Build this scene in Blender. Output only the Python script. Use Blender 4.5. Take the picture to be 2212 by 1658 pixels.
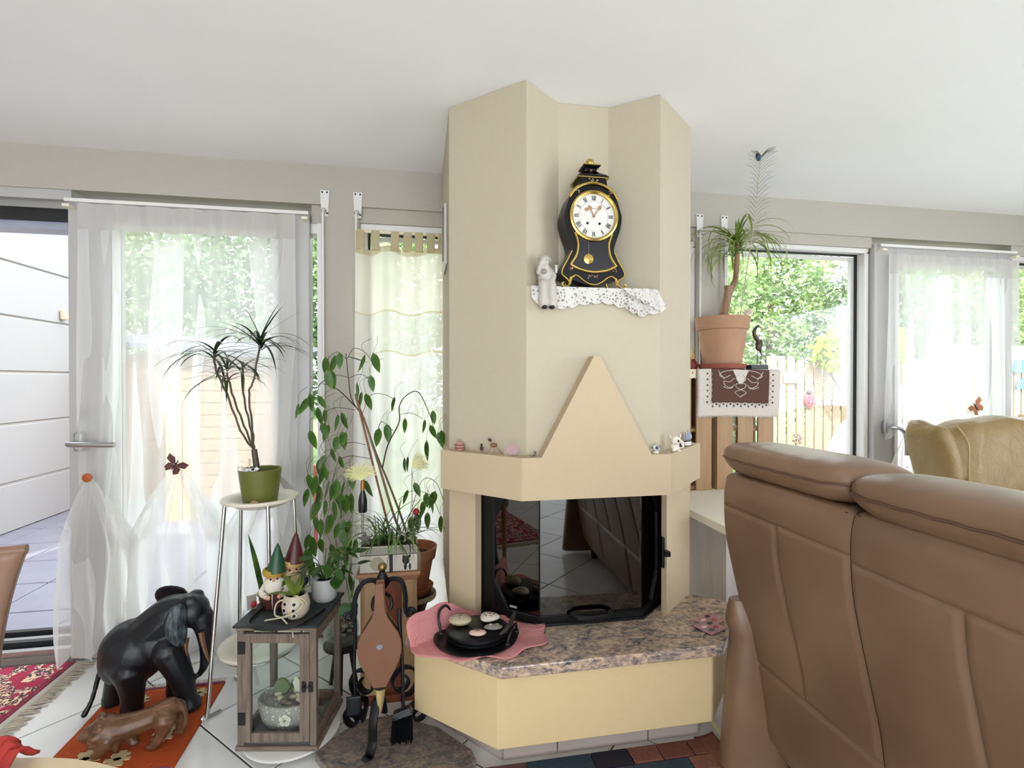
import bpy, bmesh, math, random
from mathutils import Vector, Matrix, noise
random.seed(7)
for o in list(bpy.data.objects): bpy.data.objects.remove(o)
scene = bpy.context.scene; col = scene.collection
pi = math.pi; R = math.radians; V = Vector
# ------------------------------------------------------------------ camera, sky, sun, exposure
cd = bpy.data.cameras.new('camera'); cd.sensor_width = 36; cd.sensor_fit = 'HORIZONTAL'
cd.lens = 36*1090/2212; cd.clip_start = .05; cd.clip_end = 200
cam = bpy.data.objects.new('camera', cd); col.objects.link(cam)
cam.location = (0, 0, 1.316); cam.rotation_euler = (R(89.55), 0, R(-10.3)); scene.camera = cam
w = bpy.data.worlds.new('sky'); scene.world = w; w.use_nodes = True
bg = w.node_tree.nodes['Background']; bg.inputs[0].default_value = (.86, .93, 1, 1); bg.inputs[1].default_value = 3.4
sl = bpy.data.lights.new('sun', 'SUN'); sl.energy = 4.2; sl.angle = R(2); sl.color = (1, .95, .86)
sun = bpy.data.objects.new('sun', sl); col.objects.link(sun); sun.rotation_euler = V((.22, .60, -.77)).to_track_quat('-Z', 'Y').to_euler(); sun.location = (-2, -6, 9)
vs = scene.view_settings; vs.view_transform = 'Standard'; vs.look = 'None'; vs.gamma = 1; vs.use_curve_mapping = False; vs.exposure = 0.92
scene.cycles.max_bounces = 12; scene.cycles.diffuse_bounces = 6; scene.cycles.transparent_max_bounces = 32
scene.cycles.caustics_reflective = False; scene.cycles.caustics_refractive = False; scene.cycles.sample_clamp_indirect = 6

# ------------------------------------------------------------------ materials
def lin(c):
    if isinstance(c, str): c = [int(c[i:i+2], 16) for i in (0, 2, 4)]
    return tuple((x/255/12.92 if x/255 <= .04045 else ((x/255+.055)/1.055)**2.4) for x in c)+(1,)
class N:
    """thin wrapper for building node trees"""
    def __init__(s, name):
        s.m = bpy.data.materials.new(name); s.m.use_nodes = True; s.t = s.m.node_tree; s.b = s.t.nodes['Principled BSDF']; s.out = s.t.nodes['Material Output']
    def n(s, typ, ins=None, **kw):
        nd = s.t.nodes.new('ShaderNode'+typ)
        for k, v in kw.items(): setattr(nd, k, v)
        for k, v in (ins or {}).items():
            if hasattr(v, 'is_output'): s.t.links.new(v, nd.inputs[k])
            else: nd.inputs[k].default_value = v
        return nd
    def co(s, scale=(1, 1, 1), rot=(0, 0, 0), kind='Object', loc=(0, 0, 0)):
        tc = s.n('TexCoord'); mp = s.n('Mapping', {0: tc.outputs[kind], 1: loc, 2: rot, 3: scale}); return mp.outputs[0]
    def noise(s, vec, scale, det=3, rough=.5, dist=0): return s.n('TexNoise', {'Vector': vec, 'Scale': scale, 'Detail': det, 'Roughness': rough, 'Distortion': dist})
    def ramp(s, fac, stops, interp='LINEAR'):
        r = s.n('ValToRGB', {0: fac}); e = r.color_ramp; e.interpolation = interp
        while len(e.elements) < len(stops): e.elements.new(.5)
        for el, (p, c) in zip(e.elements, stops): el.position = p; el.color = lin(c)
        return r.outputs[0]
    def mix(s, fac, a, b, mode='MIX'):
        x = s.n('Mix', data_type='RGBA', blend_type=mode)
        for i, v in ((0, fac), (6, a), (7, b)):
            if hasattr(v, 'is_output'): s.t.links.new(v, x.inputs[i])
            else: x.inputs[i].default_value = lin(v) if isinstance(v, (str,)) else v
        return x.outputs[2]
    def math(s, op, a, b=0, clamp=False):
        x = s.n('Math', operation=op, use_clamp=clamp)
        for i, v in ((0, a), (1, b)):
            if hasattr(v, 'is_output'): s.t.links.new(v, x.inputs[i])
            else: x.inputs[i].default_value = v
        return x.outputs[0]
    def sep(s, vec): return s.n('SeparateXYZ', {0: vec}).outputs
    def set(s, **kw):
        for k, v in kw.items():
            k = {'c': 'Base Color', 'r': 'Roughness', 'm': 'Metallic', 'n': 'Normal', 'spec': 'Specular IOR Level', 'coat': 'Coat Weight', 'sheen': 'Sheen Weight', 'sub': 'Subsurface Weight'}.get(k, k)
            if hasattr(v, 'is_output'): s.t.links.new(v, s.b.inputs[k])
            else: s.b.inputs[k].default_value = lin(v) if isinstance(v, str) else v
        return s
    def bump(s, h, strength=.2, dist=.01): s.set(n=s.n('Bump', {'Height': h, 'Strength': strength, 'Distance': dist}).outputs[0]); return s
_mc = {}
def M(c, r=.5, m=0, var=.06, scale=30, bump=0, spec=.5, coat=0, kind='Object'):
    """plain surface with a slight procedural variation of colour"""
    key = (c, r, m, var, scale, bump, spec, coat)
    if key in _mc: return _mc[key]
    k = N('surface_'+c); v = k.co(); nz = k.noise(v, scale, 4)
    b = lin(c); d = tuple(x*(1-var*2) for x in b[:3])+(1,); e = tuple(min(1, x*(1+var)) for x in b[:3])+(1,)
    k.set(c=k.mix(nz.outputs[0], d, e), r=r, m=m, spec=spec, coat=coat)
    if bump: k.bump(nz.outputs[0], bump, .004)
    _mc[key] = k.m; return k.m
def wood(name, c1, c2, scale=6, axis='Z', r=.5, stretch=.08):
    k = N(name); s = [1, 1, 1]; s['XYZ'.index(axis)] = stretch
    nz = k.noise(k.co(tuple(x*scale for x in s)), 6, 6, .6, 1.2); wv = k.noise(k.co(tuple(x*scale*6 for x in s)), 5, 3)
    f = k.math('ADD', k.math('MULTIPLY', nz.outputs[0], .8), k.math('MULTIPLY', wv.outputs[0], .25))
    k.set(c=k.ramp(f, [(.3, c1), (.7, c2)]), r=r).bump(wv.outputs[0], .1, .002); return k.m
def granite(name, stops, scale=14, r=.16):
    k = N(name); v = k.co((1, 1.6, 1.6), (0, 0, R(12)))
    a = k.noise(v, scale, 8, .72, 1.4); b = k.noise(v, scale*5, 4, .7); f = k.math('ADD', k.math('MULTIPLY', a.outputs[0], .68), k.math('MULTIPLY', b.outputs[0], .34))
    vo = k.n('TexVoronoi', {'Vector': v, 'Scale': scale*7}); sp = k.math('LESS_THAN', vo.outputs['Distance'], .16)
    c = k.ramp(f, stops); k.set(c=k.mix(k.math('MULTIPLY', sp, .55), c, '2A2528'), r=r, coat=.3); return k.m
def sheer(name, c, opac, folds=0):
    k = N(name); tr = k.n('BsdfTransparent'); tr.inputs[0].default_value = (1, 1, 1, 1)
    df = k.n('BsdfDiffuse', {0: lin(c)}); tl = k.n('BsdfTranslucent', {0: lin(c)}); m1 = k.n('MixShader', {0: .55, 1: df.outputs[0], 2: tl.outputs[0]})
    lw = k.n('LayerWeight', {0: .35}); op = k.math('ADD', k.math('MULTIPLY', lw.outputs['Facing'], .3), opac, True)
    if folds: op = k.math('ADD', op, k.math('MULTIPLY', k.math('GREATER_THAN', k.noise(k.co((11, 0, .9)), 1, 1, .4, .5).outputs[0], .5), folds), True)
    m2 = k.n('MixShader', {0: op, 1: tr.outputs[0], 2: m1.outputs[0]}); k.t.links.new(m2.outputs[0], k.out.inputs[0]); return k.m
def glass(name, c=(1, 1, 1, 1), refl=.06):
    k = N(name); tr = k.n('BsdfTransparent', {0: c}); gl = k.n('BsdfGlossy', {'Color': (1, 1, 1, 1), 'Roughness': .02}); fr = k.n('Fresnel', {0: 1.45})
    m = k.n('MixShader', {0: k.math('ADD', k.math('MULTIPLY', fr.outputs[0], .22), refl-.06, True), 1: tr.outputs[0], 2: gl.outputs[0]}); k.t.links.new(m.outputs[0], k.out.inputs[0]); return k.m
def leafmat(name, c1, c2, trans=.35, scale=8, rough=.45):
    k = N(name); nz = k.noise(k.co(), scale, 2); c = k.ramp(nz.outputs[0], [(.35, c1), (.65, c2)]); k.set(c=c, r=rough)
    tl = k.n('BsdfTranslucent', {0: c}); m = k.n('MixShader', {0: trans, 1: k.b.outputs[0], 2: tl.outputs[0]}); k.t.links.new(m.outputs[0], k.out.inputs[0]); return k.m

# ------------------------------------------------------------------ mesh builder
def rot(x=0, y=0, z=0): return Matrix.Rotation(R(z), 4, 'Z') @ Matrix.Rotation(R(y), 4, 'Y') @ Matrix.Rotation(R(x), 4, 'X')
def tr(x, y, z): return Matrix.Translation((x, y, z))
class MB:
    def __init__(s): s.v = []; s.f = []
    def add(s, v, f, m=None):
        o = len(s.v); s.v += [tuple(m @ V(p)) if m else tuple(p) for p in v]; s.f += [tuple(i+o for i in q) for q in f]; return s
    def box(s, x0, x1, y0, y1, z0, z1, m=None):
        return s.add([(x, y, z) for z in (z0, z1) for y in (y0, y1) for x in (x0, x1)], [(0, 2, 3, 1), (4, 5, 7, 6), (0, 1, 5, 4), (2, 6, 7, 3), (0, 4, 6, 2), (1, 3, 7, 5)], m)
    def prism(s, poly, z0, z1, m=None):
        n = len(poly); return s.add([(x, y, z0) for x, y in poly]+[(x, y, z1) for x, y in poly], [tuple(range(n))[::-1], tuple(range(n, 2*n))]+[(i, (i+1) % n, n+(i+1) % n, n+i) for i in range(n)], m)
    def xz(s, poly, y0, y1, m=None):
        n = len(poly); return s.add([(x, y0, z) for x, z in poly]+[(x, y1, z) for x, z in poly], [tuple(range(n)), tuple(range(n, 2*n))[::-1]]+[(i, n+i, n+(i+1) % n, (i+1) % n) for i in range(n)], m)
    def lathe(s, prof, n=24, m=None, a0=0, a1=2*pi):
        full = abs(a1-a0-2*pi) < 1e-6; k = n if full else n+1; vv = []; ff = []
        for r, z in prof:
            for i in range(k): a = a0+(a1-a0)*i/n; vv.append((r*math.cos(a), r*math.sin(a), z))
        for j in range(len(prof)-1):
            for i in range(n):
                i2 = (i+1) % k; ff.append((j*k+i, j*k+i2, (j+1)*k+i2, (j+1)*k+i))
        if prof[0][0] > 1e-5: ff.append(tuple(range(k))[::-1])
        if prof[-1][0] > 1e-5: ff.append(tuple((len(prof)-1)*k+i for i in range(k)))
        return s.add(vv, ff, m)
    def tube(s, pts, r, n=8, cap=True, flat=None, m=None, up=None):
        pts = [V(p) for p in pts]; rr = r if isinstance(r, (list, tuple)) else [r]*len(pts); vv = []; ff = []; N_ = None
        for i, p in enumerate(pts):
            t = (pts[min(i+1, len(pts)-1)]-pts[max(i-1, 0)])
            t = t.normalized() if t.length > 1e-9 else V((0, 0, 1))
            if N_ is None:
                a = V(up) if up else (V((0, 0, 1)) if abs(t.z) < .9 else V((1, 0, 0))); N_ = (a-t*a.dot(t)).normalized()
            else:
                N_ = N_-t*N_.dot(t); N_ = N_.normalized() if N_.length > 1e-6 else t.orthogonal().normalized()
            B = t.cross(N_)
            fx, fy = flat or (1, 1)
            for k in range(n): a = 2*pi*(k+.5)/n; vv.append(p+N_*(math.cos(a)*rr[i]*fx)+B*(math.sin(a)*rr[i]*fy))
        for j in range(len(pts)-1):
            for k in range(n): k2 = (k+1) % n; ff.append((j*n+k, j*n+k2, (j+1)*n+k2, (j+1)*n+k))
        if cap: ff += [tuple(range(n))[::-1], tuple((len(pts)-1)*n+k for k in range(n))]
        return s.add(vv, ff, m)
    def ell(s, c, rx, ry=None, rz=None, nu=14, nv=9, m=None, mm=None):
        ry = ry or rx; rz = rz or rx; vv = []; ff = []
        for j in range(nv+1):
            b = -pi/2+pi*j/nv
            for i in range(nu): a = 2*pi*i/nu; p = V((rx*math.cos(b)*math.cos(a), ry*math.cos(b)*math.sin(a), rz*math.sin(b))); p = (mm @ p) if mm else p; vv.append(p+V(c))
        for j in range(nv):
            for i in range(nu): i2 = (i+1) % nu; ff.append((j*nu+i, j*nu+i2, (j+1)*nu+i2, (j+1)*nu+i))
        return s.add(vv, ff, m)
    def ribbon(s, pts, wid, side, fold=0, m=None):
        """leaf blade along pts: half widths wid, side vector(s), middle rib dropped by fold"""
        pts = [V(p) for p in pts]; vv = []; ff = []
        for i, p in enumerate(pts):
            sd = V(side[i] if isinstance(side, list) else side); t = pts[min(i+1, len(pts)-1)]-pts[max(i-1, 0)]
            sd = (sd-t.normalized()*sd.dot(t.normalized())) if t.length > 1e-9 else sd
            sd = sd.normalized() if sd.length > 1e-6 else V((1, 0, 0)); nn = sd.cross(t).normalized() if t.length > 1e-9 else V((0, 0, 1))
            vv += [p-sd*wid[i], p-nn*fold*wid[i], p+sd*wid[i]]
        for i in range(len(pts)-1): a = 3*i; ff += [(a, a+1, a+4, a+3), (a+1, a+2, a+5, a+4)]
        return s.add(vv, ff, m)
    def grid(s, fn, nu, nv, m=None, close=False):
        vv = [fn(i/nu, j/nv) for j in range(nv+1) for i in range(nu+1)]; k = nu+1
        return s.add(vv, [(j*k+i, j*k+i+1, (j+1)*k+i+1, (j+1)*k+i) for j in range(nv) for i in range(nu)], m)
    def loft(s, rings, cap=True, m=None):
        n = len(rings[0]); vv = [p for r in rings for p in r]; ff = [(j*n+i, j*n+(i+1) % n, (j+1)*n+(i+1) % n, (j+1)*n+i) for j in range(len(rings)-1) for i in range(n)]
        if cap: ff += [tuple(range(n))[::-1], tuple((len(rings)-1)*n+i for i in range(n))]
        return s.add(vv, ff, m)
    def build(s, name, mt, parent=None, smooth=False, bevel=0, seg=2, sub=0, world=False, fix=True, solid=0, ang=40):
        off = V((0, 0, 0))
        if world and parent is not None:
            p = parent
            while p is not None: off += V(p.location); p = p.parent
        me = bpy.data.meshes.new(name); me.from_pydata([tuple(V(p)-off) for p in s.v], [], s.f); me.update()
        if fix:
            bm = bmesh.new(); bm.from_mesh(me); bmesh.ops.remove_doubles(bm, verts=bm.verts, dist=1e-6); bmesh.ops.recalc_face_normals(bm, faces=bm.faces); bm.to_mesh(me); bm.free()
        if smooth:
            for p in me.polygons: p.use_smooth = True
            if not sub:
                try: me.set_sharp_from_angle(angle=R(ang))
                except Exception: pass
        o = bpy.data.objects.new(name, me); col.objects.link(o)
        if parent is not None: o.parent = parent
        if mt: me.materials.append(mt)
        if solid: md = o.modifiers.new('thickness', 'SOLIDIFY'); md.thickness = solid; md.offset = 0
        if bevel: md = o.modifiers.new('bevel', 'BEVEL'); md.width = bevel; md.segments = seg; md.limit_method = 'ANGLE'; md.angle_limit = R(35)
        if sub: md = o.modifiers.new('smooth', 'SUBSURF'); md.levels = sub; md.render_levels = sub
        return o
def tag(o, label=None, cat=None, group=None, kind=None):
    for k, v in (('label', label), ('category', cat), ('group', group), ('kind', kind)):
        if v: o[k] = v
    return o
def thing(name, label, cat, loc=(0, 0, 0), rz=0, group=None, kind=None):
    o = bpy.data.objects.new(name, None); o.empty_display_size = .05; col.objects.link(o); o.location = loc; o.rotation_euler.z = R(rz)
    return tag(o, label, cat, group, kind)
def inst(src, name, parent=None, loc=(0, 0, 0), rz=0, scale=1):
    o = src.copy(); o.name = name; col.objects.link(o); o.parent = parent; o.location = loc; o.rotation_euler = (0, 0, R(rz)); o.scale = (scale,)*3 if not isinstance(scale, tuple) else scale
    return o
def bez(pts, n=8):
    """smooth curve through points (Catmull-Rom)"""
    p = [V(x) for x in pts]; p = [p[0]*2-p[1]]+p+[p[-1]*2-p[-2]]; out = []
    for i in range(1, len(p)-2):
        for k in range(n):
            t = k/n; a, b, c, d = p[i-1], p[i], p[i+1], p[i+2]
            out.append(.5*((2*b)+(c-a)*t+(2*a-5*b+4*c-d)*t*t+(3*b-a-3*c+d)*t**3))
    return out+[p[-2]]
# ------------------------------------------------------------------ shared materials
k = N('painted_wall'); nz = k.noise(k.co(), 60, 4); k.set(c=k.mix(nz.outputs[0], 'AAA499', 'B1ABA0'), r=.8).bump(nz.outputs[0], .05, .003); m_wall = k.m
k = N('ceiling_paint'); nz = k.noise(k.co(), 3, 4); k.set(c=k.mix(nz.outputs[0], 'EBEBEA', 'F1F1F0'), r=.85); m_ceil = k.m
m_pvc = M('B2AFAD', .35, var=.02); m_white = M('DDDBD7', .4, var=.02); m_black = M('0D0D0E', .35, var=.1); m_rubber = M('17171A', .6)
m_glass = glass('window_glass'); m_chrome = M('D0D0CE', .18, 1, .03); m_alu = M('B9BABB', .32, 1, .05)
k = N('floor_tile'); v = k.co(); a = k.noise(v, 2.2, 6, .6, .8); b = k.noise(v, 25, 4)
k.set(c=k.mix(k.math('MULTIPLY', b.outputs[0], .1), k.ramp(a.outputs[0], [(.3, 'E0DEDB'), (.5, 'EAE9E7'), (.7, 'F0EFED')]), '9E9890'), r=.22, spec=.5); m_tile = k.m
m_grout = M('4A4745', .9)
X0, X1, YB, YF, H = -3.4, 4.8, -3.6, 2.68, 2.4
# ------------------------------------------------------------------ room shell
def struct(o): o['kind'] = 'structure'; return o
floor = struct(MB().box(X0, X1, YB, YF+.2, -.12, -.004).build('floor', m_grout))
def clip(poly, a, b, c):       # keep a*x+b*y<=c
    out = []
    for i in range(len(poly)):
        p, q = poly[i], poly[(i+1) % len(poly)]; dp, dq = a*p[0]+b*p[1]-c, a*q[0]+b*q[1]-c
        if dp <= 0: out.append(p)
        if dp*dq < 0: t = dp/(dp-dq); out.append((p[0]+(q[0]-p[0])*t, p[1]+(q[1]-p[1])*t))
    return out
s2 = 2**.5; g = .003; full = None
for iu in range(-16, 20):
    for iv in range(-18, 18):
        u0, v0 = .452+.447*iu+g, 1.635+.453*iv+g; u1, v1 = u0+.447-2*g, v0+.453-2*g
        q = [((u-v)/s2, (u+v)/s2) for u, v in ((u0, v0), (u1, v0), (u1, v1), (u0, v1))]
        p = clip(clip(clip(clip(q, 1, 0, X1), -1, 0, -X0), 0, 1, YF+.02), 0, -1, -YB)
        if len(p) < 3: continue
        cx, cy = sum(a[0] for a in q)/4, sum(a[1] for a in q)/4
        if len(p) == 4 and all(abs(a[0]-b[0])+abs(a[1]-b[1]) < 1e-6 for a, b in zip(p, q)):
            if full is None: full = MB().prism([(a-cx, b-cy) for a, b in q], -.01, 0).build('floor_tile', m_tile, floor, bevel=.002, seg=1); full.location = (cx, cy, 0)
            else: inst(full, 'floor_tile', floor, (cx, cy, 0))
        elif abs(sum(p[i][0]*p[(i+1) % len(p)][1]-p[(i+1) % len(p)][0]*p[i][1] for i in range(len(p)))) > .004:
            MB().prism(p, -.01, 0).build('floor_tile', m_tile, floor)
struct(MB().box(X0, X1, YB, YF+.2, H, H+.15).build('ceiling', m_ceil))
struct(MB().box(X0-.15, X0, YB, YF+.2, 0, H).build('wall_left', m_wall))
mb = MB()                                          # side wall with a wide window opening, out of the picture
for y0, y1, z0, z1 in ((YB, -2.6, 0, H), (.6, YF+.2, 0, H), (-2.6, .6, 0, .15), (-2.6, .6, 2.2, H)): mb.box(X1, X1+.15, y0, y1, z0, z1)
struct(mb.build('wall_right', m_wall))
mb = MB()                                          # wall behind the camera with one window opening
for x0, x1, z0, z1 in ((X0, -3.0, 0, H), (2.0, X1, 0, H), (-3.0, 2.0, 0, .1), (-3.0, 2.0, 2.25, H)): mb.box(x0, x1, YB-.15, YB, z0, z1)
struct(mb.build('wall_rear', m_wall))
mb = MB(); mb.box(X0, X1, YF, YF+.2, 2.2, H)
for x0, x1 in ((X0, -2.75), (-.487, -.305), (1.578, 1.762)): mb.box(x0, x1, YF, YF+.2, 0, 2.2)
mb.box(-.305, 1.578, YF+.02, YF+.2, 2.125, 2.2); mb.box(1.762, 2.76, YF+.01, YF+.2, 2.135, 2.2); mb.box(3.83, X1, YF+.01, YF+.2, 2.135, 2.2); mb.box(-.54, -.487, YF+.02, YF+.2, 2.11, 2.2)
struct(mb.build('wall_back', m_wall))
def ring(mb, x0, x1, z0, z1, w, y0, y1):
    mb.box(x0, x1, y0, y1, z1-w, z1); mb.box(x0, x1, y0, y1, z0, z0+w); mb.box(x0, x0+w, y0, y1, z0+w, z1-w); mb.box(x1-w, x1, y0, y1, z0+w, z1-w); return mb
# fixed windows: frame, dark gasket, pane
def fixed(n, x0, x1, z0, z1, w=.045):
    o = struct(ring(MB(), x0, x1, z0, z1, w, YF+.03, YF+.12).build('window_%d' % n, m_white, bevel=.004, seg=1))
    ring(MB(), x0+w, x1-w, z0+w, z1-w, .012, YF+.088, YF+.10).build('gasket', m_black, o)
    ring(MB(), x0+w+.014, x1-w-.014, z0+w+.014, z1-w-.014, .02, YF+.10, YF+.125).build('glazing_bead', m_white, o)
    MB().box(x0+w, x1-w, YF+.092, YF+.098, z0+w, z1-w).build('pane', m_glass, o); return o
fixed(1, -.305, .64, .02, 2.125, .034); fixed(2, .64, 1.578, .02, 2.125, .034); fixed(3, 1.762, 2.76, .02, 2.14, .03); fixed(4, 3.835, X1, .02, 2.14, .03); 
w5 = struct(MB().box(-.514, -.487, YF+.02, YF+.12, .02, 2.11).build('window_5', m_white)); MB().box(-.545, -.514, YF+.092, YF+.098, .02, 2.07).build('pane', m_glass, w5); MB().box(-.56, -.514, YF+.03, YF+.12, 2.06, 2.11).build('head_bar', m_white, w5); MB().box(-.56, -.514, YF+.03, YF+.12, .0, .06).build('sill_bar', m_white, w5)
# sliding track head and threshold beside the open door
trk = struct(MB().box(-2.75, -1.6, YF+.01, YF+.2, 2.155, 2.2).build('trim_1', m_pvc))
MB().box(-2.75, -1.6, YF+.03, YF+.19, 2.118, 2.155).build('track_rail', m_alu, trk); MB().box(-2.75, -1.6, YF+.05, YF+.18, 2.066, 2.118).build('track_slot', m_rubber, trk)
MB().box(-2.75, -1.6, YF+.055, YF+.19, 2.075, 2.085).build('track_rail', m_alu, trk); MB().box(-2.75, -1.6, YF+.07, YF+.17, 2.03, 2.066).build('head_profile', M('A9ADC0', .35, .3), trk)
thr = struct(MB().box(-2.75, -1.6, YF+.0, YF+.26, -.01, .035).build('trim_2', M('8C8683', .45, .4)))
for i, (y, z, mt) in enumerate(((.012, .06, m_alu), (.075, .075, m_rubber), (.13, .062, m_alu), (.19, .075, m_rubber), (.235, .05, m_alu))):
    MB().box(-2.75, -1.6, YF+y, YF+y+.03, .03, z).build('threshold_rail', mt, thr)
# door leaves
def leaf(n, x0, x1, z1, gx0, gx1, gz0, gz1):
    o = MB(); y0, y1 = YF-.005, YF+.075
    o.box(x0, gx0, y0, y1, .012, z1); o.box(gx1, x1, y0, y1, .012, z1); o.box(gx0, gx1, y0, y1, gz1, z1); o.box(gx0, gx1, y0, y1, .012, gz0)
    o = struct(o.build('door_%d' % n, m_pvc, bevel=.004, seg=1))
    ring(MB(), gx0-.012, gx1+.012, gz0-.012, gz1+.012, .03, y0-.008, y0+.012).build('glazing_bead', m_white, o, bevel=.004, seg=1)
    ring(MB(), gx0, gx1, gz0, gz1, .007, YF+.024, YF+.03).build('gasket', m_black, o)
    MB().box(gx0, gx1, YF+.03, YF+.036, gz0, gz1).build('pane', m_glass, o); return o
d1 = leaf(1, -1.608, -.545, 2.155, -1.41, -.70, .19, 2.04)
MB().box(-1.575, -1.532, 2.64, 2.676, .985, 1.075).build('handle_plate', m_alu, d1, bevel=.012, seg=3)
MB().tube(bez([(-1.553, 2.66, 1.025), (-1.562, 2.60, 1.026), (-1.54, 2.578, 1.026), (-1.45, 2.572, 1.024), (-1.365, 2.572, 1.022)], 6), .012, 10).build('lever_handle', m_alu, d1, smooth=True)
mb = MB()
for i in range(7): mb.box(-1.564+i*.006, -1.561+i*.006, 2.6735, 2.6752, 1.12+.004*(i % 3), 1.19-.003*(i % 2))
mb.build('printed_sticker', M('8F8B88', .7), d1)
d2 = leaf(2, 2.765, 3.825, 2.16, 2.92, 3.70, .19, 2.04)
MB().box(2.82, 2.868, 2.645, 2.676, .985, 1.065).build('handle_plate', m_alu, d2, bevel=.012, seg=3)
MB().tube(bez([(2.845, 2.655, 1.025), (2.847, 2.60, 1.025), (2.858, 2.58, 1.02), (2.885, 2.575, .99), (2.898, 2.575, .93), (2.897, 2.575, .86)], 6), .011, 10).build('lever_handle', m_alu, d2, smooth=True)
# ------------------------------------------------------------------ exterior: patio, lawn, white side wall
k = N('lawn'); nz = k.noise(k.co(), 8, 6, .7); k.set(c=k.ramp(nz.outputs[0], [(.3, '46602A'), (.7, '7C9446')]), r=.9).bump(nz.outputs[0], .5, .05); m_lawn = k.m
struct(MB().box(-14, 20, YF+.26, 26, -.4, -.075).build('lawn', m_lawn))
k = N('patio_slab'); nz = k.noise(k.co(), 5, 6, .6); k.set(c=k.ramp(nz.outputs[0], [(.3, '75727E'), (.7, '827F8A')]), r=.6); m_patio = k.m
pat = struct(MB().prism([(-3.9, YF+.26), (5.2, YF+.26), (5.2, 5.35), (-1.5, 5.35), (-1.5, 6.75), (-3.9, 6.75)], -.3, -.058).build('patio', M('6E6A70', .9)))
ps = None
for i in range(19):
    for j in range(5 if i > 4 else 8):
        x, y = -3.66+i*.478, YF+.5+j*.475
        if ps is None: ps = MB().box(-.233, .233, -.232, .232, -.02, .0).build('patio_slab', m_patio, pat, bevel=.004, seg=1); ps.location = (x, y, -.045)
        else: inst(ps, 'patio_slab', pat, (x, y, -.045))
gw = struct(MB().box(-3.95, -3.63, YF+.21, 6.75, -.1, 3.4).build('wall_outside', M('B9B4B0', .9)))
for i, (z0, z1) in enumerate(((-.05, .39), (.39, .92), (.92, 1.387), (1.387, 1.885), (1.885, 2.372), (2.372, 2.87), (2.87, 3.4))):
    MB().box(-3.64, -3.61, YF+.21, 6.75, z0+.011, z1-.011).build('wall_panel', M('A09C9B', .85, var=.02), gw, bevel=.006, seg=1)
# ------------------------------------------------------------------ garden: trees, fence, shed
m_bark = wood('bark', '4A3A2C', '7A6650', 8)
lv = {'green': leafmat('leaves_green', '688450', 'AEC088', .4, 3), 'dark': leafmat('leaves_dark', '4E6E48', '8CA676', .35, 3), 'lime': leafmat('leaves_lime', 'A8C03C', 'D8E468', .5, 3)}
def crown(mb, c, r, n, ls, rnd):
    for _ in range(n):
        while True:
            p = V((rnd.uniform(-1, 1), rnd.uniform(-1, 1), rnd.uniform(-1, 1)))
            if .25 < p.length < 1: break
        p = p*(1-.25*rnd.random()*(p.length)); q = V(c)+V((p.x*r[0], p.y*r[1], p.z*r[2])); q += V([noise.noise(q*1.3+V((i*9, 0, 0)))*.35*r[0] for i in range(3)])
        a = rnd.uniform(0, 2*pi); b = rnd.uniform(-.9, .5); d = V((math.cos(a)*math.cos(b), math.sin(a)*math.cos(b), math.sin(b))); sd = d.orthogonal().normalized(); sd.rotate(Matrix.Rotation(rnd.uniform(0, 6), 3, d))
        L = ls*rnd.uniform(.6, 1.3); w_ = L*.32
        o = len(mb.v); mb.v += [tuple(q), tuple(q+d*L*.5+sd*w_), tuple(q+d*L), tuple(q+d*L*.5-sd*w_)]; mb.f += [(o, o+1, o+2, o+3)]
trees = {}
def tree(name, label, loc, rz, s, kind, r=(1.5, 1.1, 2.6), n=11000, ls=.115, zc=2.6, group='trees of the garden hedge', seed=1):
    t = thing(name, label, 'tree', loc, rz, group)
    if kind+name not in trees:
        rnd = random.Random(seed); mb = MB(); crown(mb, (0, 0, zc), r, n, ls, rnd)
        f = mb.build('foliage', lv[kind], t, fix=False)
        mb = MB(); mb.tube(bez([(0, 0, -.05), (.05, .03, zc*.4), (-.04, 0, zc*1.1)], 5), [.09*r[0]/1.5]*6+[.06*r[0]/1.5]*5, 8)
        for a in range(5): mb.tube([(0, 0, zc*(.4+.1*a)), (math.cos(a*2.4)*r[0]*.6, math.sin(a*2.4)*r[1]*.6, zc*(.7+.12*a))], [.03*r[0]/1.5, .012], 5)
        trees[kind+name] = (f, mb.build('trunk', m_bark, t))
    else:
        for q in trees[kind+name]: inst(q, q.name.split('.')[0], t)
    t.scale = (s, s, s); return t
hl = {'green': 'mid green leafy tree in the tall garden hedge', 'dark': 'dark green dense tree in the tall garden hedge'}
for i, x in enumerate((-6.6, -4.6, -2.6, -.6, 1.4, 3.4, 5.4, 7.4, 9.4, 11.4, 13.4)):
    kd = 'dark' if i % 3 == 2 else 'green'
    tree('hedge_tree', hl[kd], (x, 9.3+.5*math.sin(i*2.1), -.07), i*77, 1+.08*math.sin(i*3), kd, seed=3 if kd == 'dark' else 5)
tree('conifer', 'pale green upright shrub behind the swagged door curtain', (-.75, 6.6, -.07), 0, 1, 'green', (.5, .45, 1.3), 3000, .12, 1.45, None, 9)
tree('low_shrub', 'lime yellow leafy shrub hanging over the picket fence', (5.1, 5.12, -.07), 0, 1, 'lime', (.62, .36, .34), 2600, .085, 1.80, None, 11)
tree('low_shrub', 'dark green shrub at the end of the picket fence', (4.0, 6.3, -.07), 30, 1, 'green', (.55, .5, 1.0), 2500, .11, 1.0, None, 12)
m_fence = wood('fence_wood', 'A08A74', 'BAA792', 4, 'Z', .8)
fe = thing('picket_fence', 'pale wooden picket fence with two rails along the garden', 'fence', (6.5, 5.5, -.07))
pk = None; rnd = random.Random(4)
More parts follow.
